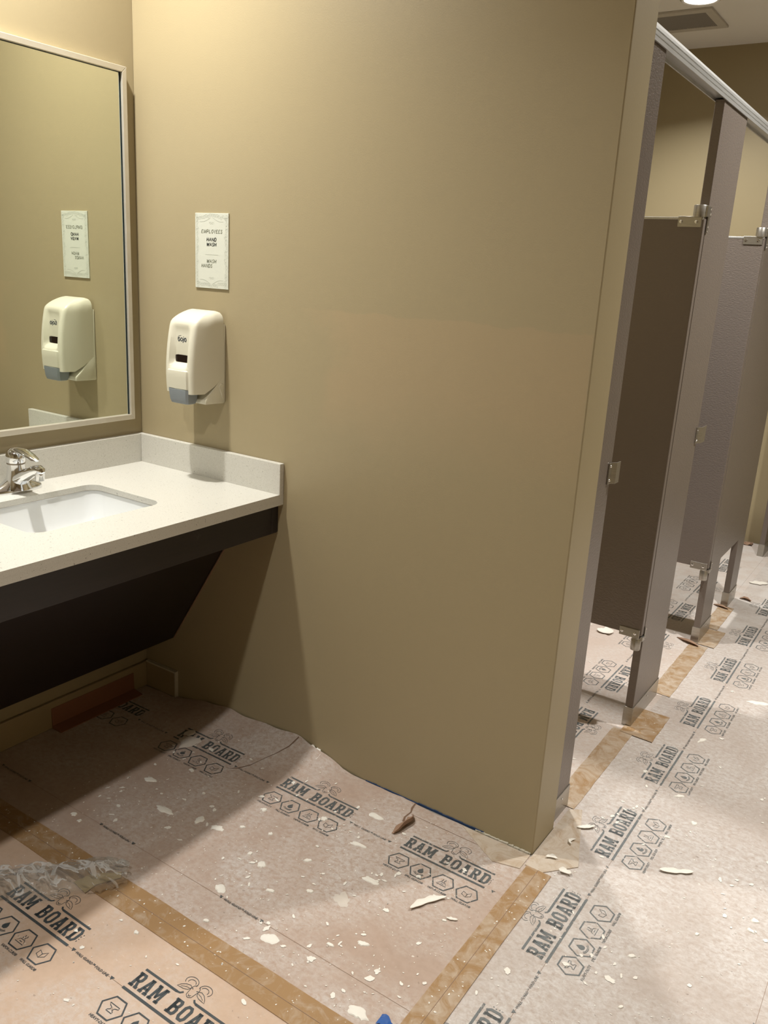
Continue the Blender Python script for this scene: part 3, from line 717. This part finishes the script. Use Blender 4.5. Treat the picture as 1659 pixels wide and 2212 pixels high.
MB().prism([(1.36, -.010), (1.574, -.008), (1.574, -.075), (1.50, -.095), (1.44, -.060)], 'z', .0012, .0036).build('strip', M['tape4'], r_)
r_ = thing('blue_tape_strip', (1.38, -.004, 0), 'thin blue painter tape line along the bottom of the wall', 'tape')
m = MB(); n_ = 40
for k in range(n_):
    x0 = 1.01+.555*k/n_; x1 = 1.01+.555*(k+1)/n_; h_ = (.0062 if 1.2 < x0 < 1.42 else .004)+.002*mnoise.noise(Vector((x0*40, 0, 0)))
    m.box(x0, -.0035, .0, x1, -.0003, h_)
m.build('strip', M['navy'], r_)
cl = MB()
for k in range(30):
    x0 = 1.40+.172*k/30; h_ = .002+.003*fleck.random(); cl.box(x0, -.004-.003*fleck.random(), .0013, x0+.0062, -.0003, h_+.002)
cl.build('caulk_crumb', M['caulk'], r_, kind='stuff')
r_ = thing('tape_scrap', (1.562, -.70, .004), 'small crumpled scrap of bright blue tape on the floor boards', 'tape scrap')
m = MB(); vs = []
for i in range(7):
    for j in range(5): vs.append((1.540+.040*i/6, -.716+.026*j/4+.006*math.sin(i), .0046+.007*abs(mnoise.noise(Vector((i*.9, j*.9, 3))))))
m.add(vs, [(i*5+j, (i+1)*5+j, (i+1)*5+j+1, i*5+j+1) for i in range(6) for j in range(4)]).build('scrap', M['blue'], r_)
r_ = thing('paper_tape_strip', (.02, -.25, 0), 'reddish brown paper tape strip folded along the baseboard under the vanity', 'tape')
MB().prism([(.0128, .0748), (.0148, .0750), (.0168, .012), (.062, .0045), (.062, .0018), (.0145, .0018), (.0128, .006)], 'y', -.418, -.075).build('strip', M['redtape'], r_)

# ---------------------------------------------------------------- loose chips on the floor
def chip(label, x, y, a, b, ang, z, seed, curlh=.006, crescent=0.0, zf=None, mat='plaster'):
    root = thing('plaster_chip', (x, y, z), label, 'plaster chip', 'loose plaster chips on the floor')
    r_ = random.Random(seed); nu, nv = 14, 5; vs = []
    for i in range(nu+1):
        u = -1+2*i/nu; wv = math.sqrt(max(0.02, 1-abs(u)**2.2))*(1+.55*mnoise.noise(Vector((u*2.2, seed*3.7, 1.0))))
        for j in range(nv+1):
            v = (-1+2*j/nv)*wv
            px, py = a/2*u, b/2*v+crescent*(1-u*u)
            zz = z+.0008+curlh*(u*u*.6+.4*v*v)
            qx, qy = x+px*math.cos(ang)-py*math.sin(ang), y+px*math.sin(ang)+py*math.cos(ang)
            vs.append((qx, qy, zz+(zf(qx, qy)-zf(x, y) if zf else 0)))
    N_ = len(vs); W_ = nv+1
    fs = [(i*W_+j, (i+1)*W_+j, (i+1)*W_+j+1, i*W_+j+1) for i in range(nu) for j in range(nv)]
    vs2 = [(p[0], p[1], p[2]+.0016) for p in vs]
    fs2 = [tuple(N_+q for q in f) for f in fs]
    bd = [i*W_ for i in range(nu+1)]+[nu*W_+j for j in range(1, W_)]+[i*W_+nv for i in range(nu-1, -1, -1)]+[j for j in range(nv-1, 0, -1)]
    nb = len(bd); side = [(bd[k], bd[(k+1) % nb], N_+bd[(k+1) % nb], N_+bd[k]) for k in range(nb)]
    MB().add(vs+vs2, fs+fs2+side).build('flake', M[mat], root, smooth=True)
    return root
chip('round white plaster disc with a ragged bite, leaning at the foot of the wall', .812, -.022, .052, .046, .4, .030, 1, .003, 0, hA)
chip('long curved white plaster ribbon on the board under the printed icons', 1.446, -.343, .105, .020, 1.05, .0024, 2, .008, .010)
chip('long pointed white plaster flake lying on the aisle board', 1.923, .182, .092, .020, .55, .0024, 3, .005)
chip('thin white plaster splinter beside the wall end', 1.653, .209, .055, .014, .75, .0044, 4, .003)
chip('white crescent plaster chip on the tape by the wall end', 1.628, .014, .032, .013, .4, .0044, 5, .006, .008)
chip('white hollow plaster chip just past the wall corner', 1.680, -.017, .034, .020, .1, .0044, 6, .008, .004)
chip('small hooked white plaster chip on the aisle board', 1.650, .118, .030, .010, 1.5, .0044, 7, .006, .010)
chip('square white plaster piece on the floor inside the first stall', 1.191, 1.65, .075, .06, .5, .0024, 8, .012)
chip('large white plaster flake on the floor beyond the notched pilaster', 1.62, 2.882, .10, .055, .6, .0024, 9, .004)
chip('tiny white plaster splinter on the board beside the long ribbon', 1.520, -.352, .028, .008, .4, .0024, 10, .002)
r_ = thing('paper_scrap', (1.36, 3.62, 0), 'crumpled kraft paper scrap at the foot of the end wall', 'paper scrap')
m = MB(); vs = []
for i in range(13):
    for j in range(7):
        vs.append((1.30+.14*i/12, 3.60+.06*j/6, .004+.03*abs(mnoise.noise(Vector((i*.7, j*.8, 9))))))
m.add(vs, [(i*7+j, (i+1)*7+j, (i+1)*7+j+1, i*7+j+1) for i in range(12) for j in range(6)]).build('scrap', M['tornback'], r_)

# ---------------------------------------------------------------- clear plastic film and the card scrap in it
t = thing('plastic_film', (.66, -.86, 0), 'crumpled wad of clear plastic film lying across the brown tape', 'plastic film')
path = [(.36, -1.10), (.45, -1.035), (.54, -.965), (.60, -.915), (.66, -.860), (.71, -.805), (.745, -.765), (.775, -.735)]
wds = [.06, .07, .09, .125, .135, .12, .10, .06]
for layer in range(3):
    m = MB(); vs = []; nu, nv = 120, 40
    for i in range(nu+1):
        s_ = i/nu*(len(path)-1); k = min(int(s_), len(path)-2); fr = s_-k
        c = Vector(path[k]).lerp(Vector(path[k+1]), fr); d = (Vector(path[k+1])-Vector(path[k])).normalized(); q = Vector((-d.y, d.x)); wd = wds[k]+(wds[k+1]-wds[k])*fr
        for j in range(nv+1):
            v = -1+2*j/nv
            P_ = Vector((c.x*9, c.y*9+v*.55+layer*.01, layer*7.7))
            nn = mnoise.fractal(P_*1.9, 1.0, 2.1, 3)
            n2 = 1-abs(mnoise.noise(P_*3.3+Vector((5, 3, 0))))*2.0
            z = .005+.004*layer+(.050-.012*layer)*max(0, 1-v*v)**.6*(.40+.55*abs(nn)+.30*n2)*(.55+.45*min(1, wd/.1))
            off = q*(wd/2*v*(1.0-.12*layer)*(1+.25*mnoise.noise(Vector((i*.11, layer*4.0, 2 if v > 0 else 8))))+.016*nn)+d*.016*mnoise.noise(P_*2+Vector((0, 0, 40)))
            vs.append((c.x+off.x, c.y+off.y, max(.0042, z)))
    W_ = nv+1
    m.add(vs, [(i*W_+j, (i+1)*W_+j, (i+1)*W_+j+1, i*W_+j+1) for i in range(nu) for j in range(nv)]).build('film_layer', M['film'], t, smooth=True)
t = thing('card_scrap', (.735, -.81, 0), 'small khaki card scrap sticking out from under the plastic film', 'card scrap')
MB().prism([(.690, -.835), (.744, -.842), (.742, -.806), (.770, -.752), (.755, -.738), (.700, -.79)], 'z', .0048, .0064).build('scrap', M['cardscrap'], t)

# ---------------------------------------------------------------- sign on the wall
t = thing('hand_wash_sign', (.341, 0, 1.4580), 'white hand wash notice card with grey border on the wall above the soap dispenser', 'sign')
sgx0, sgx1, sgz0, sgz1 = .2715, .4108, 1.4580, 1.6774
MB().box(sgx0, -.0042, sgz0, sgx1, -.0002, sgz1).build('card', M['card'], t, bevel=.0006)
SER = {'E': [[(.1, 0), (.1, 1)], [(.1, 1), (.8, 1), (.8, .82)], [(.1, .52), (.6, .52)], [(.1, 0), (.85, 0), (.85, .2)]],
 'M': [[(.12, 0), (.12, 1)], [(.12, 1), (.5, .05)], [(.5, .05), (.88, 1)], [(.88, 1), (.88, 0)]],
 'P': [[(.15, 0), (.15, 1)], [(.15, 1), (.65, 1), (.85, .85), (.85, .62), (.65, .47), (.15, .47)]],
 'L': [[(.15, 0), (.15, 1)], [(.15, 0), (.85, 0), (.85, .22)]],
 'O': [[(.5+.42*math.cos(math.radians(a)), .5+.5*math.sin(math.radians(a))) for a in range(0, 361, 30)]],
 'Y': [[(.1, 1), (.5, .5)], [(.9, 1), (.5, .5)], [(.5, .5), (.5, 0)]],
 'S': [[(.85, .78), (.7, .96), (.4, 1), (.18, .88), (.18, .68), (.4, .54), (.65, .46), (.85, .32), (.82, .1), (.6, 0), (.3, .03), (.14, .2)]],
 'H': [[(.14, 0), (.14, 1)], [(.86, 0), (.86, 1)], [(.14, .5), (.86, .5)]],
 'A': [[(.06, 0), (.5, 1)], [(.5, 1), (.94, 0)], [(.24, .36), (.76, .36)]],
 'N': [[(.12, 0), (.12, 1)], [(.12, 1), (.88, 0)], [(.88, 0), (.88, 1)]],
 'D': [[(.14, 0), (.14, 1)], [(.14, 1), (.6, 1), (.88, .75), (.88, .25), (.6, 0), (.14, 0)]],
 'W': [[(.04, 1), (.28, 0)], [(.28, 0), (.5, .9)], [(.5, .9), (.72, 0)], [(.72, 0), (.96, 1)]]}
def serif(txt, u0, u1, v0, v1, wt, slant=.22):
    wd = {'M': 1.25, 'W': 1.3, 'S': .8, 'E': .9}; gap = .18; tot = sum(wd.get(c, 1) for c in txt)+gap*(len(txt)-1); k = (u1-u0)/tot; x = u0; out = []; hh = v1-v0
    def mp(a, b, w_): return (x+a*k*w_+slant*b*hh, v0+b*hh)
    for c in txt:
        w_ = wd.get(c, 1)
        for st in SER[c]:
            pts = [mp(a, b, w_) for a, b in st]; vert = abs(st[0][0]-st[-1][0]) < .3 and len(st) == 2
            out += ribbon(pts, wt if (vert or len(st) > 5) else wt*.7)
            for (a, b) in (st[0], st[-1]):
                if b in (0, 1) and len(st) == 2 and c not in 'E':
                    out.append([mp(a-.13, b-.03 if b else 0, w_), mp(a+.13, b-.03 if b else 0, w_), mp(a+.13, b if b else .04, w_), mp(a-.13, b if b else .04, w_)])
        x += (w_+gap)*k
    return out
def on_wall(polys, name, mat, yy):
    m = MB()
    for p in polys: m.add([(a, yy, b) for a, b in p], [tuple(range(len(p)))])
    return m.build(name, mat, t, recalc=False)
def sg(fx_, fz_): return (sgx0+(sgx1-sgx0)*fx_, sgz1-(sgz1-sgz0)*fz_)
def word(tx, a0, a1, f0, f1, wt): 
    (u0, v1), (u1, v0) = sg(a0, f0), sg(a1, f1); return serif(tx, u0, u1-.22*(v1-v0), v0, v1, wt)
on_wall(word('EMPLOYEES', .19, .83, .218, .262, .0017), 'printed_word', M['ink_grey'], -.0046)
on_wall(word('HAND', .345, .655, .325, .368, .0024), 'printed_word', M['ink_dark'], -.0046)
on_wall(word('WASH', .345, .655, .390, .433, .0024), 'printed_word', M['ink_dark'], -.0046)
on_wall(word('WASH', .345, .655, .612, .655, .0017), 'printed_word', M['ink_grey'], -.0046)
on_wall(word('HANDS', .185, .53, .675, .718, .0017), 'printed_word', M['ink_grey'], -.0046)
orn = ribbon([sg(.31, .548), sg(.70, .548)], .0009)
def curlp(cx, cz, sx, sz, turns=1.3, n_=18): return [(cx+sx*(1-.8*k/n_)*math.cos(turns*2*math.pi*k/n_), cz+sz*(1-.8*k/n_)*math.sin(turns*2*math.pi*k/n_)) for k in range(n_+1)]
ro = random.Random(3)
for k in range(20):
    for side in (.055, .935):
        cx, cz = sg(side+ro.uniform(-.02, .02), .04+.92*k/19); orn += ribbon(curlp(cx, cz, .006*ro.choice((-1, 1)), .007*ro.choice((-1, 1))), .0007)
for k in range(14):
    fx_ = .08+.84*k/13; dep = .035+.05*abs(fx_-.5)*2*.9
    for zz in (dep, 1-dep*.9):
        cx, cz = sg(fx_, zz+ro.uniform(-.012, .012)); orn += ribbon(curlp(cx, cz, .006*ro.choice((-1, 1)), .006), .0007)
for zz, sgn in ((.135, 1), (.865, -1)):
    for sd in (-1, 1):
        orn += ribbon([sg(.5+sd*.03+sd*.32*q/8, zz-sgn*.075+sgn*.055*math.sin(q/8*math.pi*.6)) for q in range(9)], .0009)
        cx, cz = sg(.5+sd*.035, zz); orn += ribbon(curlp(cx, cz, .0055*sd, .004, 1.1), .0008)
on_wall(orn, 'printed_ornament', M['ink_pale'], -.0045)

# ---------------------------------------------------------------- soap dispenser
dx0, dz0 = .3270, 1.1050
t = thing('soap_dispenser', (dx0, 0, dz0), 'ivory plastic push soap dispenser with grey nozzle mounted on the wall', 'soap dispenser')
def W(X, Y, Z): return (dx0+X, -Y, dz0+Z)
def cur(tab, z):
    for (a, p), (b, q) in zip(tab, tab[1:]):
        if z <= b: 
            s_ = max(0, (z-a)/(b-a)); return p+(q-p)*s_
    return tab[-1][1]
FR = [(.03, .128), (.06, .131), (.10, .133), (.14, .131), (.18, .127), (.215, .121), (.240, .1155), (.252, .111), (.259, .104), (.266, .094), (.273, .082), (.280, .066), (.285, .050), (.288, .036)]
BK = [(.03, .010), (.272, .010), (.281, .012), (.286, .018), (.288, .024)]
HWd = [(.03, .0715), (.245, .0710), (.259, .0695), (.268, .0670), (.276, .0630), (.282, .0580), (.286, .0520), (.288, .0460)]
def scoop(z):      # depth of the recessed front panel
    if z < .112 or z > .250: return 0
    a = min(1, (z-.112)/.020) if z < .14 else 1; b = min(1, (.250-z)/.020)
    k = 1-abs(z-.143)/.107*.75 if z > .143 else 1
    return .020*min(a, b)*max(.2, k)
def section(z):
    yf, yb, hw_ = cur(FR, z), cur(BK, z), cur(HWd, z); pts = []; hf = hw_*.80; rc = min(.016, (yf-yb)*.3)
    right = [(hw_, yb), (hw_*.99, yb+(yf-yb)*.35), (hw_*.955, yb+(yf-yb)*.65)]
    right += [(hf+.003-rc+rc*math.sin(math.radians(a))*1.0+rc*.18*(1-a/90), yf-rc+rc*math.cos(math.radians(a))) for a in (80, 60, 40, 20, 5)]
    n_ = 12; mid = []
    for k in range(n_+1):
        u = 1-2*k/n_; x = u*(hf-rc)*.97; dpt = scoop(z)*(1 if abs(u) < .72 else max(0, (1-abs(u))/.28))
        mid.append((x, yf-dpt+.003*(1-u*u)))
    pts = right+mid+[(-a, b) for a, b in right[::-1]]
    top = .288; out = []
    for X, Y in pts:
        zm = .040 if Y > .078 else .040+(.078-Y)/.078*.055
        out.append(W(X, Y, zm+(z-.04)*(top-zm)/(top-.04)))
    return out
lv = [.04, .05, .065, .08, .095, .108, .114, .120, .126, .132, .143, .155, .17, .185, .20, .215, .228, .236, .244, .252, .259, .266, .273, .278, .282, .285, .287, .288]
cover = MB().loft([section(z) for z in lv]).build('cover', M['ivory'], t, smooth=True)
bp_ = MB(); prof = [(0.0005, .250), (.0095, .250), (.0105, .100), (.030, .076), (.062, .043), (.086, .022), (.086, .008), (.004, .006), (.0005, .010)]
bp_.add([W(sx_*.0710, a, b) for sx_ in (-1, 1) for a, b in prof], [tuple(range(9)), tuple(range(17, 8, -1))]+[(i, (i+1) % 9, 9+(i+1) % 9, 9+i) for i in range(9)])
bp_.build('back_plate', M['ivory'], t, bevel=.003, smooth=True)
# recess in the side of the back plate
rc_ = MB(); pr = [(.012, .018), (.030, .060), (.020, .070), (.008, .066)]
rc_.add([W(.0700, a, b) for a, b in pr]+[W(.0725, a*.9+.002, b*.94+.003) for a, b in pr], [(4, 5, 6, 7)]+[(i, (i+1) % 4, 4+(i+1) % 4, 4+i) for i in range(4)])
rc_.build('side_latch', M['ivory'], t, bevel=.001)
wn = MB(); y_ = cur(FR, .143)-.0175
wn.loft([[W(.031*math.copysign(abs(math.cos(q))**.5, math.cos(q)), y_+d_, .1435+.0115*math.copysign(abs(math.sin(q))**.5, math.sin(q))) for q in [2*math.pi*k/24 for k in range(24)]] for d_ in (-.004, .0012)])
wn.build('level_window', M['window'], cover)
pb_ = MB()            # push bar below the window
ring_ = []
for z_, y0_, y1_, hw_ in ((.050, .095, .1300, .042), (.054, .095, .1345, .0445), (.085, .095, .1372, .046), (.100, .095, .1378, .0465), (.108, .095, .1370, .046), (.112, .100, .131, .044), (.116, .100, .121, .041)):
    ring_.append([W(-hw_, y0_, z_), W(hw_, y0_, z_), W(hw_, y1_-.006, z_), W(hw_-.006, y1_, z_), W(-hw_+.006, y1_, z_), W(-hw_, y1_-.006, z_)])
pb_.loft(ring_).build('push_bar', M['ivory'], t, smooth=True)
nz_ = MB(); ring_ = []
for z_, y0_, y1_, hw_ in ((.006, .098, .122, .030), (.009, .095, .130, .0365), (.02, .092, .1335, .0395), (.0515, .090, .1362, .0425)):
    ring_.append([W(-hw_, y0_, z_), W(hw_, y0_, z_), W(hw_, y1_-.006, z_), W(hw_-.006, y1_, z_), W(-hw_+.006, y1_, z_), W(-hw_, y1_-.006, z_)])
nz_.loft(ring_).build('nozzle', M['greyplastic'], t, smooth=True)
# maker's mark on the recessed panel
def gj(): 
    out = []
    out += ribbon(arc(.0045, .005, .0042, .005, 50, 320, 12)+[(.0082, .0048), (.0048, .0048)], .0024)
    out += ribbon(arc(.0148, .005, .0040, .0046, 0, 360, 14), .0025)
    out += ribbon([(.0222, .0095), (.0222, 0), (.0212, -.0028), (.0190, -.0034)], .0025)
    out += [[(.0222+.0014*math.cos(q), .0128+.0014*math.sin(q)) for q in [2*math.pi*k/8 for k in range(8)]]]
    out += ribbon(arc(.0296, .005, .0040, .0046, 0, 360, 14), .0025)
    out += ribbon(arc(.0105, .0065, .0118, .0098, 175, 75, 10), .0010)
    return out
m = MB()
for p in gj():
    vs = []
    for a, b in p:
        z_ = .196+b; vs.append(W(-.0165+a*1.05, cur(FR, z_)-scoop(z_)+.0034, z_))
    m.add(vs, [tuple(range(len(vs)))])
m.build('printed_mark', M['navyink'], cover, recalc=False)

# ---------------------------------------------------------------- toilet stalls
PH = 2.083; DZ0, DZ1 = .3655, 1.7480
def screw(root, x, y, z, axis='x', r=.0045):
    m = MB()
    if axis == 'x': m.lathe([(r, 0), (r*.9, .0022), (r*.4, .0034)], (x, y, z), 'x', 10)
    else: m.lathe([(r, 0), (r*.9, -.0022), (r*.4, -.0034)], (x, y, z), 'y', 10)
    m.build('screw', M['chrome'], root, smooth=True)
def shoe(root, y0, y1, h=.076, x0=None, x1=None):
    x0 = XP-PT-.0035 if x0 is None else x0; x1 = XP+.0025 if x1 is None else x1
    sh_ = MB().box(x0, y0-.0022, .0012, x1, y1+.0022, h).build('shoe', M['steel'], root, bevel=.001)
    screw(sh_, x1-.0005, y0+(y1-y0)*.55, h*.75, 'x', .0035)
def pilaster(label, y0, y1, sh=True, xs_=0.0):
    t = thing('stall_pilaster', (XP-PT/2, (y0+y1)/2, 0), label, 'pilaster', 'toilet stall pilasters')
    MB().box(XP-PT+xs_, y0, .002, XP+xs_, y1, PH).build('panel', M['stall'], t, bevel=.0022)
    if sh: shoe(t, y0, y1)
    return t
Y1a, Y1b, Y2a, Y2b, Y3a, Y3f, Y3g, Y3b = T+.0015, .280, .8768, 1.1866, 1.811, 2.012, 2.385, 2.5486
p1 = pilaster('narrow taupe stall pilaster fixed against the wall end', Y1a, Y1b)
for zz in (1.775, 1.370, .985, .635): screw(p1, XP, Y1a+.006, zz)
p2 = pilaster('taupe stall pilaster between the two stall doors', Y2a, Y2b)
t = thing('stall_pilaster', (XP-PT/2, (Y3a+Y3b)/2, 0), 'wide taupe stall pilaster with a notch cut between its two feet', 'pilaster', 'toilet stall pilasters')
MB().prism([(Y3a, .002), (Y3f, .002), (Y3f, .357), (Y3g, .357), (Y3g, .002), (Y3b, .002), (Y3b, PH), (Y3a, PH)], 'x', XP-PT, XP).build('panel', M['stall'], t, bevel=.0022)
shoe(t, Y3a, Y3f); shoe(t, Y3g, Y3b); p3 = t
p4 = pilaster('taupe stall pilaster standing against the end wall', 3.42, YE-.001, False, -.024)
MB().box(XP-PT-.028, 3.418, .0012, XP-.0215, YE-.001, .076).build('shoe', M['steel'], p4, bevel=.001)
def keeper(root, y0, y1, z0, z1):
    m = MB().prism([(XP, y0), (XP+.004, y0), (XP+.0045, y0+.018), (XP+.015, y0+.026), (XP+.015, y1), (XP+.0125, y1), (XP+.0125, y0+.0265), (XP+.002, y0+.0195)], 'z', z0, z1)
    k_ = m.build('door_keeper', M['steel'], root, bevel=.0006)
    for zz in (z0+.010, z1-.010): MB().lathe([(.0035, 0), (.003, .002), (.001, .003)], (XP+.0042, y0+.010, zz), 'x', 8).build('screw', M['chrome'], k_, smooth=True)
keeper(p1, .2540, .3090, 1.0180, 1.0770); keeper(p2, 1.1600, 1.2450, 1.0080, 1.0670)

def stall_door(label, yh, width):
    """door hung on the pilaster at yh, swung open into the stall"""
    yd1 = yh-.003; yd0 = yd1-.026; x1 = XP-.001; x0 = x1-width
    t = thing('stall_door', (x1-.03, (yd0+yd1)/2, DZ0), label, 'stall door', 'toilet stall doors')
    MB().box(x0, yd0, DZ0, x1, yd1, DZ1).build('panel', M['stall'], t, bevel=.0025)
    MB().box(x0+.002, yd0-.0012, DZ1-.006, x1-.002, yd1+.0008, DZ1+.0015).build('top_edge_highlight', M['alu'], t, bevel=.001)  # bright strip added for the light caught along the door's top edge
    for sg_, zc in ((1, DZ1-.012), (-1, DZ0+.006)):
        hp = MB().box(x1-.078, yd0-.0035, zc-.016, x1-.006, yd0+.001, zc+.016).build('hinge_plate', M['steel'], t, bevel=.0015)
        for xx in (x1-.068, x1-.022): MB().lathe([(.0055, 0), (.005, -.0018), (.0022, -.0028)], (xx, yd0-.0035, zc), 'y', 12).build('screw', M['chrome'], hp, smooth=True)
        if sg_ > 0:
            MB().lathe([(.0200, zc+.014), (.0200, zc+.0475), (.0190, zc+.049)], (x1-.018, yd0+.011, 0), 'z', 24).build('hinge_barrel', M['steel'], t, smooth=True)
            hb = MB().box(x1-.004, yd0+.004, zc+.016, XP+.0045, yh+.020, zc+.048).box(XP+.0003, yh-.004, zc-.030, XP+.0045, yh+.012, zc+.018).build('hinge_bracket', M['steel'], t, bevel=.0015)
            for yy, zz in ((yh+.013, zc+.040), (yh+.013, zc+.025), (yh+.005, zc-.012), (yh+.005, zc-.024)): MB().lathe([(.0032, 0), (.0026, .0018), (.001, .0028)], (XP+.0045, yy, zz), 'x', 8).build('screw', M['chrome'], hb, smooth=True)
        else:
            MB().lathe([(.0165, zc-.062), (.0175, zc-.058), (.0175, zc-.024), (.0155, zc-.020), (.0155, zc-.016)], (x1-.018, yd0+.011, 0), 'z', 24).build('hinge_barrel', M['steel'], t, smooth=True)
            hb = MB().box(x1-.006, yd0+.004, zc-.026, XP+.004, yh+.006, zc-.010).box(XP+.0003, yh-.002, zc-.022, XP+.004, yh+.006, zc+.022).build('hinge_bracket', M['steel'], t, bevel=.001)
            for zz in (zc+.016, zc-.014): MB().lathe([(.0032, 0), (.0026, .0018), (.001, .0028)], (XP+.004, yh+.002, zz), 'x', 8).build('screw', M['chrome'], hb, smooth=True)
    return t
stall_door('dark brown stall door swung open beside the wall end', Y2a, .59)
stall_door('dark brown stall door swung open at the notched pilaster', Y3a, .60)
for yc, lab in (((Y2a+Y2b)/2, 'taupe partition panel between the first and second stall'), ((Y3a+Y3f)/2+.25, 'taupe partition panel behind the notched pilaster')):
    t = thing('stall_partition', (.78, yc, .3655), lab, 'partition', 'toilet stall partitions')
    MB().box(.03, yc-.013, .3655, XP-PT-.004, yc+.013, DZ1).build('panel', M['stall'], t, bevel=.002)
    MB().box(.0005, yc-.018, .60, .034, yc+.018, .66).box(.0005, yc-.018, 1.50, .034, yc+.018, 1.56).build('wall_bracket', M['steel'], t)
    MB().box(XP-PT-.030, yc-.017, .60, XP-PT+.0005, yc+.017, .66).box(XP-PT-.030, yc-.017, 1.50, XP-PT+.0005, yc+.017, 1.56).build('pilaster_bracket', M['steel'], t)
# head rail: grooved channel on top of the pilasters
t = thing('headrail', (XP-.012, 1.9, PH), 'long grooved aluminium headrail along the top of the stall fronts', 'headrail')
xr0, xr1, zr0, zr1 = XP-PT-.005, XP+.006, PH-.004, PH+.038
pr = [(xr0, zr0+.0), (xr0+.004, zr0), (xr0+.004, zr0+.008), (xr1-.004, zr0+.008), (xr1-.004, zr0), (xr1, zr0), (xr1, zr0+.009), (xr1-.0018, zr0+.0095), (xr1-.0018, zr0+.0125), (xr1, zr0+.013), (xr1, zr0+.020), (xr1-.0018, zr0+.0205), (xr1-.0018, zr0+.0235), (xr1, zr0+.024), (xr1-.001, zr0+.031), (xr1-.007, zr1-.001), (xr1-.016, zr1+.001), (xr0+.01, zr1-.002), (xr0, zr1-.008)]
MB().prism(pr, 'y', T+.001, YE-.001).build('rail', M['alu'], t)
